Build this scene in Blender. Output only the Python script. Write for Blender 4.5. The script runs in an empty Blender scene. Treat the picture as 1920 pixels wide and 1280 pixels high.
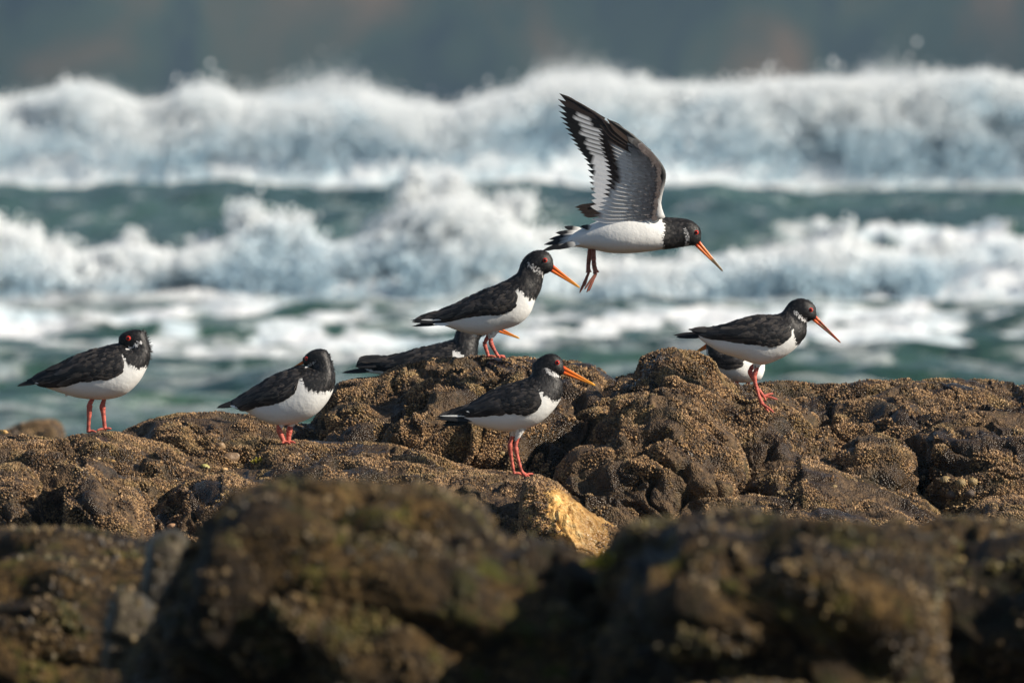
import bpy, math, random
import numpy as np
from mathutils import Vector, Matrix
from mathutils.bvhtree import BVHTree

random.seed(7)
rng = np.random.default_rng(11)
sc = bpy.context.scene
col = sc.collection

# ------------------------------------------------------------------ camera
CAMZ = 2.5
FPX = 400.0 / 36.0 * 1920.0
PITCH = math.atan(460.0 / FPX)
cam_d = bpy.data.cameras.new('camera')
cam = bpy.data.objects.new('camera', cam_d)
col.objects.link(cam)
cam.location = (0, 0, CAMZ)
cam.rotation_euler = (math.pi / 2 - PITCH, 0, 0)
cam_d.lens = 400
cam_d.sensor_width = 36
cam_d.clip_start = 0.5
cam_d.clip_end = 6000
cam_d.dof.use_dof = True
cam_d.dof.focus_distance = 28.9
cam_d.dof.aperture_fstop = 9.8
cam_d.dof.aperture_blades = 0
sc.camera = cam

# ------------------------------------------------------------------ light
SUN_EL = math.radians(32)
SUN_AZ = math.radians(106)          # clockwise from +Y (away from the camera): from the right, a little behind the camera
w = bpy.data.worlds.new('World')
sc.world = w
w.use_nodes = True
nt = w.node_tree
bg = nt.nodes['Background']
sky = nt.nodes.new('ShaderNodeTexSky')
sky.sky_type = 'NISHITA'
sky.sun_disc = False
sky.sun_elevation = SUN_EL
sky.sun_rotation = SUN_AZ
sky.air_density = 1.0
sky.dust_density = 0.6
nt.links.new(sky.outputs[0], bg.inputs[0])
bg.inputs[1].default_value = 0.058
sun_d = bpy.data.lights.new('sun', 'SUN')
sun_d.energy = 5.0
sun_d.angle = math.radians(0.6)
sun_d.color = (1.0, 0.90, 0.76)
sun = bpy.data.objects.new('sun', sun_d)
col.objects.link(sun)
sdir = Vector((math.sin(SUN_AZ) * math.cos(SUN_EL), math.cos(SUN_AZ) * math.cos(SUN_EL), math.sin(SUN_EL)))
sun.rotation_euler = sdir.to_track_quat('Z', 'Y').to_euler()
sun.location = (20, -10, 20)
sc.view_settings.view_transform = 'Standard'
sc.view_settings.look = 'None'
sc.view_settings.exposure = 0.47
sc.view_settings.gamma = 1.0
sc.view_settings.use_curve_mapping = False
sc.cycles.use_denoising = True
sc.cycles.max_bounces = 12
sc.cycles.diffuse_bounces = 10
sc.cycles.transmission_bounces = 10
sc.cycles.volume_bounces = 0

# ------------------------------------------------------------------ helpers
def world_pt(px, py, Y):
    """A point at depth Y (metres in front of the camera) seen towards photo pixel px,py."""
    dx = (px - 960.0) / FPX
    dy = -(py - 640.0) / FPX
    ca, sa = math.cos(PITCH), math.sin(PITCH)
    vy = ca + dy * sa
    vz = -sa + dy * ca
    return np.array([dx / vy * Y, Y + 0 * dx, CAMZ + vz / vy * Y]) if not isinstance(px, np.ndarray) else \
        np.stack([dx / vy * Y, Y + 0 * dx, CAMZ + vz / vy * Y], -1)

_perm = rng.permutation(256).astype(np.int64)
_perm = np.concatenate([_perm, _perm, _perm])
_g = rng.normal(size=(256, 3)); _g /= np.linalg.norm(_g, axis=1)[:, None]
_gx, _gy, _gz = (_g * 1.6).T.copy()

def noise(x, y, z):
    xi = np.floor(x).astype(np.int64); yi = np.floor(y).astype(np.int64); zi = np.floor(z).astype(np.int64)
    xf, yf, zf = x - xi, y - yi, z - zi
    xi &= 255; yi &= 255; zi &= 255
    u = xf**3 * (xf * (xf * 6 - 15) + 10); v = yf**3 * (yf * (yf * 6 - 15) + 10); q = zf**3 * (zf * (zf * 6 - 15) + 10)
    r = 0.0
    for dx in (0, 1):
        wx = u if dx else 1 - u
        a = _perm[xi + dx]
        for dy in (0, 1):
            wy = v if dy else 1 - v
            b = _perm[a + yi + dy]
            for dz in (0, 1):
                wz = q if dz else 1 - q
                h = _perm[b + zi + dz]
                r = r + wx * wy * wz * (_gx[h] * (xf - dx) + _gy[h] * (yf - dy) + _gz[h] * (zf - dz))
    return r

def fbm(x, y, z, f=1.0, o=4, g=0.5):
    a, r, s = 1.0, 0.0, 0.0
    for i in range(o):
        r = r + a * noise(x * f + 17.3 * i, y * f + 5.1 * i, z * f + 9.7 * i)
        s += a; a *= g; f *= 2.03
    return r / s

def cells(x, y, z):
    """distance to the nearest jittered cell centre (3-D Worley noise)"""
    xi = np.floor(x).astype(np.int64); yi = np.floor(y).astype(np.int64); zi = np.floor(z).astype(np.int64)
    best = np.full(x.shape, 9.0)
    for a in (-1, 0, 1):
        for b in (-1, 0, 1):
            for c in (-1, 0, 1):
                X, Y, Z = xi + a, yi + b, zi + c
                h = _perm[_perm[_perm[X & 255] + (Y & 255)] + (Z & 255)]
                px = X + (h % 16) / 16.0; py = Y + ((h * 7) % 16) / 16.0; pz = Z + ((h * 13) % 16) / 16.0
                best = np.minimum(best, (px - x)**2 + (py - y)**2 + (pz - z)**2)
    return np.sqrt(best)

def smooth(a, b, x):
    t = np.clip((x - a) / (b - a), 0, 1)
    return t * t * (3 - 2 * t)

def tag(o, label=None, cat=None, group=None, kind=None):
    if label: o['label'] = label
    if cat: o['category'] = cat
    if group: o['group'] = group
    if kind: o['kind'] = kind
    return o

def empty(name, loc):
    o = bpy.data.objects.new(name, None)
    col.objects.link(o)
    o.location = loc
    o.empty_display_size = 0.05
    return o

def link(name, me, parent=None, loc=None):
    o = bpy.data.objects.new(name, me)
    col.objects.link(o)
    if parent: o.parent = parent
    if loc is not None: o.location = loc
    return o

class MB:
    def __init__(s):
        s.v = []; s.f = []; s.c = []
    def add(s, vs, fs, cs):
        n = len(s.v)
        s.v.extend([tuple(p) for p in vs])
        s.f.extend([tuple(i + n for i in f) for f in fs])
        if len(cs) == len(vs) and not isinstance(cs[0], (int, float)):
            s.c.extend(cs)
        else:
            s.c.extend([cs] * len(vs))
    def mesh(s, name, mat, scale=1.0, smooth_sh=True):
        me = bpy.data.meshes.new(name)
        v = [(p[0] * scale, p[1] * scale, p[2] * scale) for p in s.v]
        me.from_pydata(v, [], s.f)
        if smooth_sh:
            me.shade_smooth()
        at = me.color_attributes.new('Col', 'FLOAT_COLOR', 'POINT')
        at.data.foreach_set('color', np.array([(c[0], c[1], c[2], 1.0) for c in s.c], np.float32).ravel())
        me.materials.append(mat)
        me.update()
        return me

def grid_mesh(name, P, mat, attrs=None, wrap=False):
    """P: (n,m,3) array -> quad sheet"""
    n, m = P.shape[:2]
    me = bpy.data.meshes.new(name)
    idx = np.arange(n * m).reshape(n, m)
    if wrap:
        b = np.roll(idx, -1, 1)
        q = np.stack([idx[:-1], b[:-1], b[1:], idx[1:]], -1).reshape(-1, 4)
    else:
        q = np.stack([idx[:-1, :-1], idx[:-1, 1:], idx[1:, 1:], idx[1:, :-1]], -1).reshape(-1, 4)
    me.vertices.add(n * m)
    me.vertices.foreach_set('co', P.reshape(-1).astype(np.float32))
    me.loops.add(q.size)
    me.loops.foreach_set('vertex_index', q.ravel().astype(np.int32))
    me.polygons.add(len(q))
    me.polygons.foreach_set('loop_start', np.arange(0, q.size, 4, dtype=np.int32))
    me.update(calc_edges=True)
    me.validate()
    me.shade_smooth()
    for k, a in (attrs or {}).items():
        at = me.attributes.new(k, 'FLOAT', 'POINT')
        at.data.foreach_set('value', a.ravel().astype(np.float32))
    me.materials.append(mat)
    return me

# ------------------------------------------------------------------ materials
class NT:
    def __init__(s, name):
        s.m = bpy.data.materials.new(name); s.m.use_nodes = True
        s.t = s.m.node_tree; s.b = s.t.nodes['Principled BSDF']; s.out = s.t.nodes['Material Output']
    def n(s, typ, **kw):
        o = s.t.nodes.new(typ)
        for k, v in kw.items():
            if k.startswith('i_'):
                key = k[2:]
                key = int(key) if key.isdigit() else key.replace('_', ' ')
                o.inputs[key].default_value = v
            else:
                setattr(o, k, v)
        return o
    def l(s, a, b): s.t.links.new(a, b)
    def noise(s, vec, scale, detail=4, rough=0.55, dist=0.0):
        o = s.n('ShaderNodeTexNoise'); o.inputs['Scale'].default_value = scale
        o.inputs['Detail'].default_value = detail; o.inputs['Roughness'].default_value = rough
        o.inputs['Distortion'].default_value = dist
        if vec is not None: s.l(vec, o.inputs['Vector'])
        return o.outputs['Fac']
    def ramp(s, fac, stops):
        o = s.n('ShaderNodeValToRGB')
        while len(o.color_ramp.elements) < len(stops): o.color_ramp.elements.new(0.5)
        for e, (p, c) in zip(o.color_ramp.elements, stops):
            e.position = p; e.color = (*c, 1) if len(c) == 3 else c
        s.l(fac, o.inputs[0])
        return o.outputs[0]
    def mix(s, fac, a, b):
        o = s.n('ShaderNodeMix', data_type='RGBA')
        for sock, v in ((o.inputs[0], fac), (o.inputs[6], a), (o.inputs[7], b)):
            if hasattr(v, 'is_linked') or hasattr(v, 'links'): s.l(v, sock)
            elif isinstance(v, (int, float)): sock.default_value = v
            else: sock.default_value = (*v, 1)
        return o.outputs[2]
    def math(s, op, a, b=0.0, clamp=False):
        o = s.n('ShaderNodeMath', operation=op, use_clamp=clamp)
        for sock, v in ((o.inputs[0], a), (o.inputs[1], b)):
            if isinstance(v, (int, float)): sock.default_value = v
            else: s.l(v, sock)
        return o.outputs[0]
    def attr(s, name, out='Fac'):
        o = s.n('ShaderNodeAttribute', attribute_name=name)
        return o.outputs[out]
    def coord(s, which='Object'):
        return s.n('ShaderNodeTexCoord').outputs[which]
    def bump(s, h, strength, dist, prev=None):
        o = s.n('ShaderNodeBump'); o.inputs['Strength'].default_value = strength; o.inputs['Distance'].default_value = dist
        s.l(h, o.inputs['Height'])
        if prev is not None: s.l(prev, o.inputs['Normal'])
        return o.outputs[0]

def geo_pos(t):
    return t.n('ShaderNodeNewGeometry').outputs['Position']

def rock_mat(name, dark, mid, light, green=0.25, rough=(0.22, 0.75), fine=1.0, spec=0.34):
    t = NT(name)
    p = geo_pos(t)
    big = t.noise(p, 14.0 if 'near' in name else 5.0, 5, 0.65)
    small = t.noise(p, 60.0, 5, 0.65)
    vor = t.n('ShaderNodeTexVoronoi', feature='F1'); vor.inputs['Scale'].default_value = 190.0
    t.l(p, vor.inputs['Vector'])
    c = t.ramp(small, [(0.32, dark), (0.52, mid), (0.68, light)])
    g = t.ramp(big, [(0.52, (0, 0, 0)), (0.66, (1, 1, 1))])
    gm = t.math('MULTIPLY', g, green)
    c = t.mix(gm, c, (0.06, 0.066, 0.010))
    wetn = t.ramp(t.noise(p, 3.1, 3), [(0.42, (1, 1, 1)), (0.58, (0, 0, 0))])
    c = t.mix(t.math('MULTIPLY', wetn, 0.75), c, tuple(x * 0.55 for x in dark))
    t.l(c, t.b.inputs['Base Color'])
    r = t.n('ShaderNodeMapRange'); t.l(wetn, r.inputs[0]); r.inputs[3].default_value = rough[1]; r.inputs[4].default_value = rough[0]
    t.l(r.outputs[0], t.b.inputs['Roughness'])
    t.b.inputs['Specular IOR Level'].default_value = spec
    h = t.math('ADD', small, t.math('MULTIPLY', vor.outputs['Distance'], -0.8 * fine))
    n1 = t.bump(h, 0.9, 0.006)
    n2 = t.bump(t.noise(p, 320.0, 3), 0.6, 0.002, n1)
    t.l(n2, t.b.inputs['Normal'])
    return t.m

def crust_mat(name, a, b, c, g):
    t = NT(name)
    rnd = t.n('ShaderNodeObjectInfo').outputs['Random']
    p = geo_pos(t)
    big = t.noise(p, 7.0, 4, 0.6)
    cc = t.ramp(rnd, [(0.0, a), (0.4, b), (0.85, c), (1.0, tuple(min(1, x * 1.35) for x in c))])
    gg = t.ramp(big, [(0.5, (0, 0, 0)), (0.62, (1, 1, 1))])
    cc = t.mix(t.math('MULTIPLY', gg, 0.4), cc, g)
    dk = t.ramp(t.noise(p, 13.0, 3), [(0.36, (0.25, 0.22, 0.2)), (0.54, (1, 1, 1))])
    mm = t.n('ShaderNodeMix', data_type='RGBA', blend_type='MULTIPLY'); mm.inputs[0].default_value = 1.0
    t.l(cc, mm.inputs[6]); t.l(dk, mm.inputs[7])
    t.l(mm.outputs[2], t.b.inputs['Base Color'])
    t.b.inputs['Roughness'].default_value = 0.6
    return t.m

M = {}
M['rock'] = rock_mat('wet_brown_rock', (0.028, 0.018, 0.010), (0.10, 0.060, 0.029), (0.21, 0.13, 0.062))
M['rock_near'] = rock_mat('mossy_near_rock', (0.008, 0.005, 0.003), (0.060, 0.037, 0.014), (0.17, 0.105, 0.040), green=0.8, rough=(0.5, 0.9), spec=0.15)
M['rock_gold'] = rock_mat('golden_quartz_rock', (0.30, 0.15, 0.04), (0.72, 0.42, 0.13), (0.90, 0.68, 0.34), green=0.0, fine=0.4)
M['rock_pale'] = rock_mat('pale_stone', (0.035, 0.025, 0.012), (0.10, 0.072, 0.035), (0.26, 0.21, 0.13), green=0.6)
M['crust'] = crust_mat('barnacles', (0.034, 0.018, 0.008), (0.17, 0.094, 0.040), (0.43, 0.265, 0.122), (0.24, 0.18, 0.06))
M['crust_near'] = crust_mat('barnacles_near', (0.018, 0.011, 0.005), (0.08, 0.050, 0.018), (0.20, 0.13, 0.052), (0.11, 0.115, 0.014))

def col_mat(name, rough=0.6, spec=0.4, bump=None, sheen=0.0, sss=0.0, transl=0.0):
    t = NT(name)
    a = t.attr('Col', 'Color')
    t.l(a, t.b.inputs['Base Color'])
    t.b.inputs['Roughness'].default_value = rough
    t.b.inputs['Specular IOR Level'].default_value = spec
    if sheen:
        t.b.inputs['Sheen Weight'].default_value = sheen
        t.b.inputs['Sheen Roughness'].default_value = 0.4
    if bump:
        n = t.noise(t.coord('Object'), bump[0], 4, 0.6)
        t.l(t.bump(n, bump[1], bump[2]), t.b.inputs['Normal'])
    if transl:
        tr = t.n('ShaderNodeBsdfTranslucent'); t.l(a, tr.inputs[0])
        ms = t.n('ShaderNodeMixShader'); ms.inputs[0].default_value = transl
        t.l(t.b.outputs[0], ms.inputs[1]); t.l(tr.outputs[0], ms.inputs[2]); t.l(ms.outputs[0], t.out.inputs[0])
    return t.m

M['plumage'] = col_mat('plumage', 0.52, 0.36, (70, 0.35, 0.004))
M['flight'] = col_mat('flight_feathers', 0.6, 0.25, (200, 0.3, 0.002), transl=0.25)
M['bill'] = col_mat('bill_horn', 0.33, 0.5, (180, 0.25, 0.002))
M['legskin'] = col_mat('leg_skin', 0.45, 0.45, (420, 0.7, 0.003))
M['eye'] = col_mat('eye_gloss', 0.08, 0.7)
M['shell'] = col_mat('limpet_shell', 0.45, 0.5, (400, 0.6, 0.002))
M['weed'] = col_mat('seaweed_frond', 0.35, 0.5, None, transl=0.3)

# ------------------------------------------------------------------ sea
def sea_profile(pts, D):
    """photo silhouette points -> (x metres, z metres) at depth D"""
    w = [world_pt(a, b, D) for a, b in pts]
    px = np.array([q[0] for q in w]); pz = np.array([q[2] for q in w])
    gx_ = np.linspace(px[0], px[-1], 700); gz_ = np.interp(gx_, px, pz)
    k = np.hanning(17); k /= k.sum()
    return gx_, np.convolve(np.pad(gz_, 8, 'edge'), k, 'valid')

FAR_D, MID_D, SWELL_D = 300.0, 137.0, 205.0
far_x, far_z = sea_profile([(-900, 190), (-500, 160), (-200, 180), (0, 190), (60, 178), (130, 165), (190, 160), (260, 195), (330, 185), (352, 168), (400, 168), (450, 188),
    (520, 188), (600, 190), (680, 182), (760, 195), (850, 205), (920, 178), (960, 170), (1050, 152), (1120, 148), (1200, 158), (1280, 162),
    (1380, 165), (1480, 150), (1580, 148), (1680, 152), (1780, 142), (1850, 138), (1920, 155), (2200, 170), (2700, 150)], FAR_D)
mid_x, mid_z = sea_profile([(-500, 450), (-200, 440), (0, 430), (40, 425), (110, 470), (170, 470), (240, 455), (330, 475), (420, 450), (470, 425), (515, 405), (560, 430),
    (620, 460), (670, 450), (720, 415), (780, 380), (850, 368), (920, 385), (970, 420), (1020, 460), (1100, 500), (1200, 495), (1300, 490), (1400, 475),
    (1480, 470), (1550, 440), (1620, 475), (1720, 480), (1800, 470), (1880, 455), (1960, 460), (2400, 470)], MID_D)
swl_x, swl_z = sea_profile([(-500, 360), (0, 352), (100, 358), (200, 350), (330, 352), (440, 342), (520, 352), (600, 365), (700, 362), (800, 358), (900, 352), (1000, 350),
    (1120, 355), (1200, 350), (1350, 352), (1500, 372), (1600, 378), (1700, 370), (1800, 368), (1920, 365), (2400, 365)], SWELL_D)

def sea_height(x, y):
    # depth of each crest wanders a little
    cf = FAR_D + 3.0 * noise(x * 0.09, x * 0 + 3.3, x * 0)
    cm = MID_D + 2.2 * noise(x * 0.16, x * 0 + 8.3, x * 0)
    cs = SWELL_D + 3.0 * noise(x * 0.08, x * 0 + 1.3, x * 0)
    zf = np.interp(x, far_x, far_z); zm = np.interp(x, mid_x, mid_z); zs = np.interp(x, swl_x, swl_z)
    d = y - cf
    hf = zf * 0.86 * np.where(d < 0, np.exp(-(d / 3.2)**2), np.exp(-(d / 9.0)**2))
    d = y - cm
    hm = zm * 0.80 * np.where(d < 0, np.exp(-(d / 1.7)**2), np.exp(-(d / 4.5)**2))
    d = y - cs
    hs = zs * np.where(d < 0, np.exp(-(d / 9.0)**2), np.exp(-(d / 16.0)**2))
    d = y - 172
    hs2 = 0.45 * (1 + 0.9 * noise(x * 0.12, x * 0 + 5.5, x * 0)) * np.exp(-(d / 6.0)**2)
    calm = smooth(60, 110, y)
    wl = fbm(x * 0.28 + 0.25 * np.sin(y * 0.6), y * 0.75, x * 0 + 9.0, 1.0, 3)
    ch = 0.30 * np.maximum(0, wl + 0.05)**0.8 * (0.5 + 0.5 * smooth(140, 125, y)) + 0.18 * fbm(x * 0.30, y * 0.22, x * 0 + 2.0, 1.0, 4) + 0.16 * (0.3 - np.abs(noise(x * 0.55 + 4, y * 0.55, x * 0))) + 0.09 * fbm(x * 1.2, y * 1.1, x * 0, 1.0, 3)
    h = np.maximum(np.maximum(hf, hm), 0) + hs * (1 - np.exp(-((y - cf) / 40)**2)) * 1.0 + hs2 + ch * (0.8 + 0.2 * calm)
    # foam: on and before the breakers, streaks elsewhere
    ff = np.exp(-((y - cf + 1.0) / 7.0)**2) + np.exp(-((y - cm + 0.8) / 3.4)**2)
    behind = smooth(0, 1, (y - cm - 0.6) / 2.5) * smooth(30, 12, y - cm)
    st = fbm(x * 0.25, y * 0.10, x * 0 + 6, 1.0, 5, 0.6)
    st2 = fbm(x * 1.1, y * 0.35, x * 0 + 2, 1.0, 4, 0.6)
    near = smooth(135, 122, y) * smooth(101, 113, y)                     # white water in front of the mid breaker
    streak = smooth(0.02, 0.16, st * 0.6 + st2 * 0.55 + 0.14 * near - 0.03 - 0.12 * smooth(102, 84, y))
    right = smooth(2, 6, x) * smooth(140, 146, y) * smooth(200, 170, y)
    chopf = smooth(-0.02, 0.12, st2 + 0.07 + 0.16 * right - 0.30 * (1 - right) * smooth(140, 150, y))
    veil = 0.30 * smooth(-0.10, 0.20, fbm(x * 0.5 + 5, y * 0.45, x * 0 + 1, 1.0, 4, 0.6)) + 0.16
    foam = np.maximum(np.clip(ff * 1.15, 0, 1), veil * np.where(y < 140, 0.8, 0.45))
    foam = np.maximum(foam, streak * smooth(137, 130, y) * (0.45 + 0.55 * near))
    foam = np.maximum(foam, 0.8 * near * smooth(-0.15, 0.10, st2 + 0.5 * st))
    foam = np.maximum(foam, chopf * right * 0.95)
    foam = np.maximum(foam, 0.35 * smooth(0.1, 0.25, st2) * smooth(138, 145, y) * smooth(290, 270, y))
    # lumps in the foam
    bil = np.abs(noise(x * 1.3, y * 0.9, h * 1.3)) + 0.5 * np.abs(noise(x * 3.1, y * 2.0, h * 3.0))
    h = h + np.clip(ff, 0, 1) * (bil - 0.35) * np.where(y > 220, 0.16, 0.14) + foam * 0.05 * fbm(x * 4, y * 3, x * 0, 1, 3)
    h = h + right * 0.22 * np.maximum(0, fbm(x * 1.7, y * 0.9, x * 0 + 4.0, 1, 3)) * 2
    return h, foam

def sea_mat():
    t = NT('sea_water')
    p = geo_pos(t)
    foam = t.attr('foam')
    br = t.noise(p, 2.2, 6, 0.7)
    mk = t.math('ADD', foam, t.math('MULTIPLY', t.math('SUBTRACT', br, 0.5), 1.1))
    mk = t.ramp(mk, [(0.22, (0, 0, 0)), (0.80, (1, 1, 1))])
    deep = t.ramp(t.noise(p, 0.25, 3), [(0.35, (0.011, 0.040, 0.026)), (0.65, (0.044, 0.105, 0.060))])
    fc = t.ramp(t.noise(p, 0.7, 5, 0.6), [(0.34, (0.55, 0.68, 0.74)), (0.55, (0.92, 0.94, 0.95))])
    t.l(t.mix(mk, deep, fc), t.b.inputs['Base Color'])
    r = t.n('ShaderNodeMapRange'); t.l(mk, r.inputs[0]); r.inputs[3].default_value = 0.16; r.inputs[4].default_value = 0.85
    t.l(r.outputs[0], t.b.inputs['Roughness'])
    t.b.inputs['IOR'].default_value = 1.33
    n = t.bump(t.noise(p, 1.8, 6, 0.65), 1.0, 0.22)
    n = t.bump(t.noise(p, 9.0, 4, 0.6), 0.5, 0.02, n)
    t.l(n, t.b.inputs['Normal'])
    return t.m

ys = np.concatenate([np.arange(31, 78, 0.8), np.arange(78, 150, 0.26), np.arange(150, 286, 0.7), np.arange(286, 322, 0.3), np.geomspace(323, 2200, 60)])
uu = np.linspace(-1, 1, 420)
fx = 0.062 * uu / 0.85 + np.sign(uu) * 2.2 * np.clip((np.abs(uu) - 0.90) / 0.10, 0, 1)**2
X, Y = np.meshgrid(fx, ys)
X = X * Y
H, FO = sea_height(X, Y)
sea = link('sea', grid_mesh('sea', np.stack([X, Y, H], -1), sea_mat(), {'foam': FO}))
tag(sea, 'grey green sea with foam streaks running in towards the rocks', kind='structure')
deepv = [(-2500, -2500, -1.2), (2500, -2500, -1.2), (2500, 2600, -1.2), (-2500, 2600, -1.2)]
gm = bpy.data.meshes.new('seabed'); gm.from_pydata(deepv, [], [(0, 1, 2, 3)]); gm.materials.append(M['rock_near'])
tag(link('seabed', gm), 'dark seabed under water and rocks', kind='structure')

# spray: droplets and clots of foam thrown up by the breakers (instanced small spheres, past counting)
def spray_gn():
    g = bpy.data.node_groups.new('droplets', 'GeometryNodeTree')
    g.interface.new_socket('Geometry', in_out='INPUT', socket_type='NodeSocketGeometry')
    g.interface.new_socket('Geometry', in_out='OUTPUT', socket_type='NodeSocketGeometry')
    i = g.nodes.new('NodeGroupInput'); o = g.nodes.new('NodeGroupOutput')
    m2p = g.nodes.new('GeometryNodeMeshToPoints')
    ico = g.nodes.new('GeometryNodeMeshIcoSphere'); ico.inputs['Radius'].default_value = 1.0; ico.inputs['Subdivisions'].default_value = 1
    ss = g.nodes.new('GeometryNodeSetShadeSmooth')
    mat = g.nodes.new('GeometryNodeSetMaterial'); mat.inputs['Material'].default_value = M['foam']
    ins = g.nodes.new('GeometryNodeInstanceOnPoints')
    ra = g.nodes.new('GeometryNodeInputNamedAttribute'); ra.data_type = 'FLOAT'; ra.inputs['Name'].default_value = 'rad'
    g.links.new(i.outputs[0], m2p.inputs[0]); g.links.new(m2p.outputs[0], ins.inputs['Points'])
    g.links.new(ico.outputs[0], ss.inputs[0]); g.links.new(ss.outputs[0], mat.inputs[0]); g.links.new(mat.outputs[0], ins.inputs['Instance'])
    g.links.new(ra.outputs[0], ins.inputs['Scale']); g.links.new(ins.outputs[0], o.inputs[0])
    return g

def foam_mat():
    t = NT('foam_spray')
    t.b.inputs['Base Color'].default_value = (0.93, 0.95, 0.97, 1)
    t.b.inputs['Roughness'].default_value = 0.8
    t.b.inputs['Specular IOR Level'].default_value = 0.2
    at = t.n('ShaderNodeAttribute', attribute_name='shade_tint'); at.attribute_type = 'INSTANCER'
    cc = t.ramp(at.outputs['Fac'], [(0.0, (0.64, 0.76, 0.82)), (0.45, (0.86, 0.92, 0.95)), (1.0, (0.96, 0.975, 0.98))])  # blue-grey end: watery spray and shade under the lip, painted as colour
    t.l(cc, t.b.inputs['Base Color'])
    tr = t.n('ShaderNodeBsdfTranslucent'); t.l(cc, tr.inputs[0])
    ms = t.n('ShaderNodeMixShader'); ms.inputs[0].default_value = 0.5
    t.l(t.b.outputs[0], ms.inputs[1]); t.l(tr.outputs[0], ms.inputs[2]); t.l(ms.outputs[0], t.out.inputs[0])
    return t.m
M['foam'] = foam_mat()
DROP = spray_gn()

def points_obj(name, P, R, label, cat=None, wh=None):
    me = bpy.data.meshes.new(name)
    me.vertices.add(len(P)); me.vertices.foreach_set('co', P.astype(np.float32).ravel())
    at = me.attributes.new('rad', 'FLOAT', 'POINT'); at.data.foreach_set('value', R.astype(np.float32))
    at = me.attributes.new('shade_tint', 'FLOAT', 'POINT'); at.data.foreach_set('value', wh.astype(np.float32))
    me.update()
    o = link(name, me)
    md = o.modifiers.new('droplets', 'NODES'); md.node_group = DROP
    tag(o, label, cat, kind='stuff')
    return o

def spray(name, label, prof_x, prof_z, D, n, xr, rmin, rmax, thick, top_bias, plume, base_frac=0.0, seed=0, gx=-5.0, gw=1.6, lo=-0.34, puffs=(), pdy=6, fuzz=0.75):
    r = np.random.default_rng(seed)
    x = r.uniform(-xr, xr, n * 6)
    top = np.interp(x, prof_x, prof_z)
    v = r.beta(top_bias, 1.0, n * 6)                       # towards the crest
    z = base_frac + (top - base_frac) * v
    y = D - 0.6 * thick + thick * r.normal(size=n * 6) * 0.5 + (1 - v) * -thick * 0.6
    k = 1.0 / (0.16 * np.max(prof_z) + 0.12)
    dn = fbm(x * k * 0.35, y * k * 0.25, z * k * 0.45, 1.0, 4, 0.6)
    keep = r.uniform(size=n * 6) < smooth(lo, 0.28, dn + 0.10 * (v - 0.5))
    keep &= ~((v < 0.34) & (noise(x * k * 0.35 + 2.7, x * 0 + 0.3, x * 0) > 0.22))
    x, y, z, v = [a[keep][:n] for a in (x, y, z, v)]
    rad = rmin * (rmax / rmin) ** (r.uniform(size=len(x))**1.8)
    P = [np.stack([x, y, z], -1)]; R = [rad]
    # fine droplets flung above the crest
    m = int(n * plume)
    xs_ = r.uniform(-xr, xr, m * 6)
    gate = 0.75 * smooth(0.0, 0.5, fbm(xs_ * k * 0.22 + 3.3, xs_ * 0 + 1.7, xs_ * 0 + 0.4, 1.0, 3)) + np.exp(-((xs_ - gx) / gw)**2)
    kp = r.uniform(size=m * 6) < 0.12 + 0.88 * gate
    xs_ = xs_[kp][:m]; gate = gate[kp][:m]
    zz = np.interp(xs_, prof_x, prof_z) + r.exponential(size=len(xs_)) * np.max(prof_z) * (0.02 + 0.045 * gate) - 0.05
    P.append(np.stack([xs_, D + thick * 0.4 * r.normal(size=len(xs_)), zz], -1)); R.append(rmin * 0.5 * (1 + 1.5 * r.uniform(size=len(xs_))**4))
    for (px, py, rp, dens) in puffs:                     # billows thrown up along the crest
        c = world_pt(px, py + pdy, D - 0.5 * thick); rr = rp * D / FPX
        for b in range(9):                               # each billow is a bunch of smaller ones
            cb = c + np.array([r.normal() * 0.55, r.normal() * 0.3, r.normal() * 0.38]) * rr
            rb = rr * r.uniform(0.25, 0.6); m = int(dens * 150 * (rb / rr)**1.2 * 4)
            dd = r.normal(size=(m, 3)); dd /= np.linalg.norm(dd, axis=1)[:, None]
            q = cb + dd * rb * (0.25 + fuzz * np.abs(r.normal(size=(m, 1)))) * np.array([1, 0.8, 0.9])
            q = q[q[:, 2] > 0.05]
            P.append(q); R.append(rmin * (rmax / rmin) ** (r.uniform(size=len(q))**1.6))
    P = np.concatenate(P)
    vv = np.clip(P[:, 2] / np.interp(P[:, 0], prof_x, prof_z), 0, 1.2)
    wh = np.clip(smooth(0.25, 0.95, vv + 0.9 * fbm(P[:, 0] * k * 0.22 + 9, P[:, 1] * 0.1, P[:, 2] * k * 0.4, 1.0, 3, 0.6)), 0, 1)  # whiter upward with noise; low parts get the painted lip shade
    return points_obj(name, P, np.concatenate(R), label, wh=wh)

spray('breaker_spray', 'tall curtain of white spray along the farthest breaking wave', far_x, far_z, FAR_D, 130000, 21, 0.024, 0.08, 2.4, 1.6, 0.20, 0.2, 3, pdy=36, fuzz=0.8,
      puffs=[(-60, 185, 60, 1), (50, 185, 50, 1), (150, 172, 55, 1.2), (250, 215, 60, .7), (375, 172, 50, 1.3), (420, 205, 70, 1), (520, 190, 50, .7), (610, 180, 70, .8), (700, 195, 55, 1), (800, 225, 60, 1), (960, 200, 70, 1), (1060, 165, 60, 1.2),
             (1110, 158, 60, 1.4), (1190, 175, 60, 1), (1290, 175, 55, 1), (1400, 185, 60, 1), (1500, 170, 50, 1.1), (1600, 165, 55, 1.1), (1700, 172, 50, 1), (1790, 160, 55, 1.2), (1880, 160, 50, 1), (500, 290, 90, 1), (900, 300, 90, .8), (1250, 260, 90, 1), (1700, 290, 90, .8), (180, 300, 80, .8)])
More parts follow.
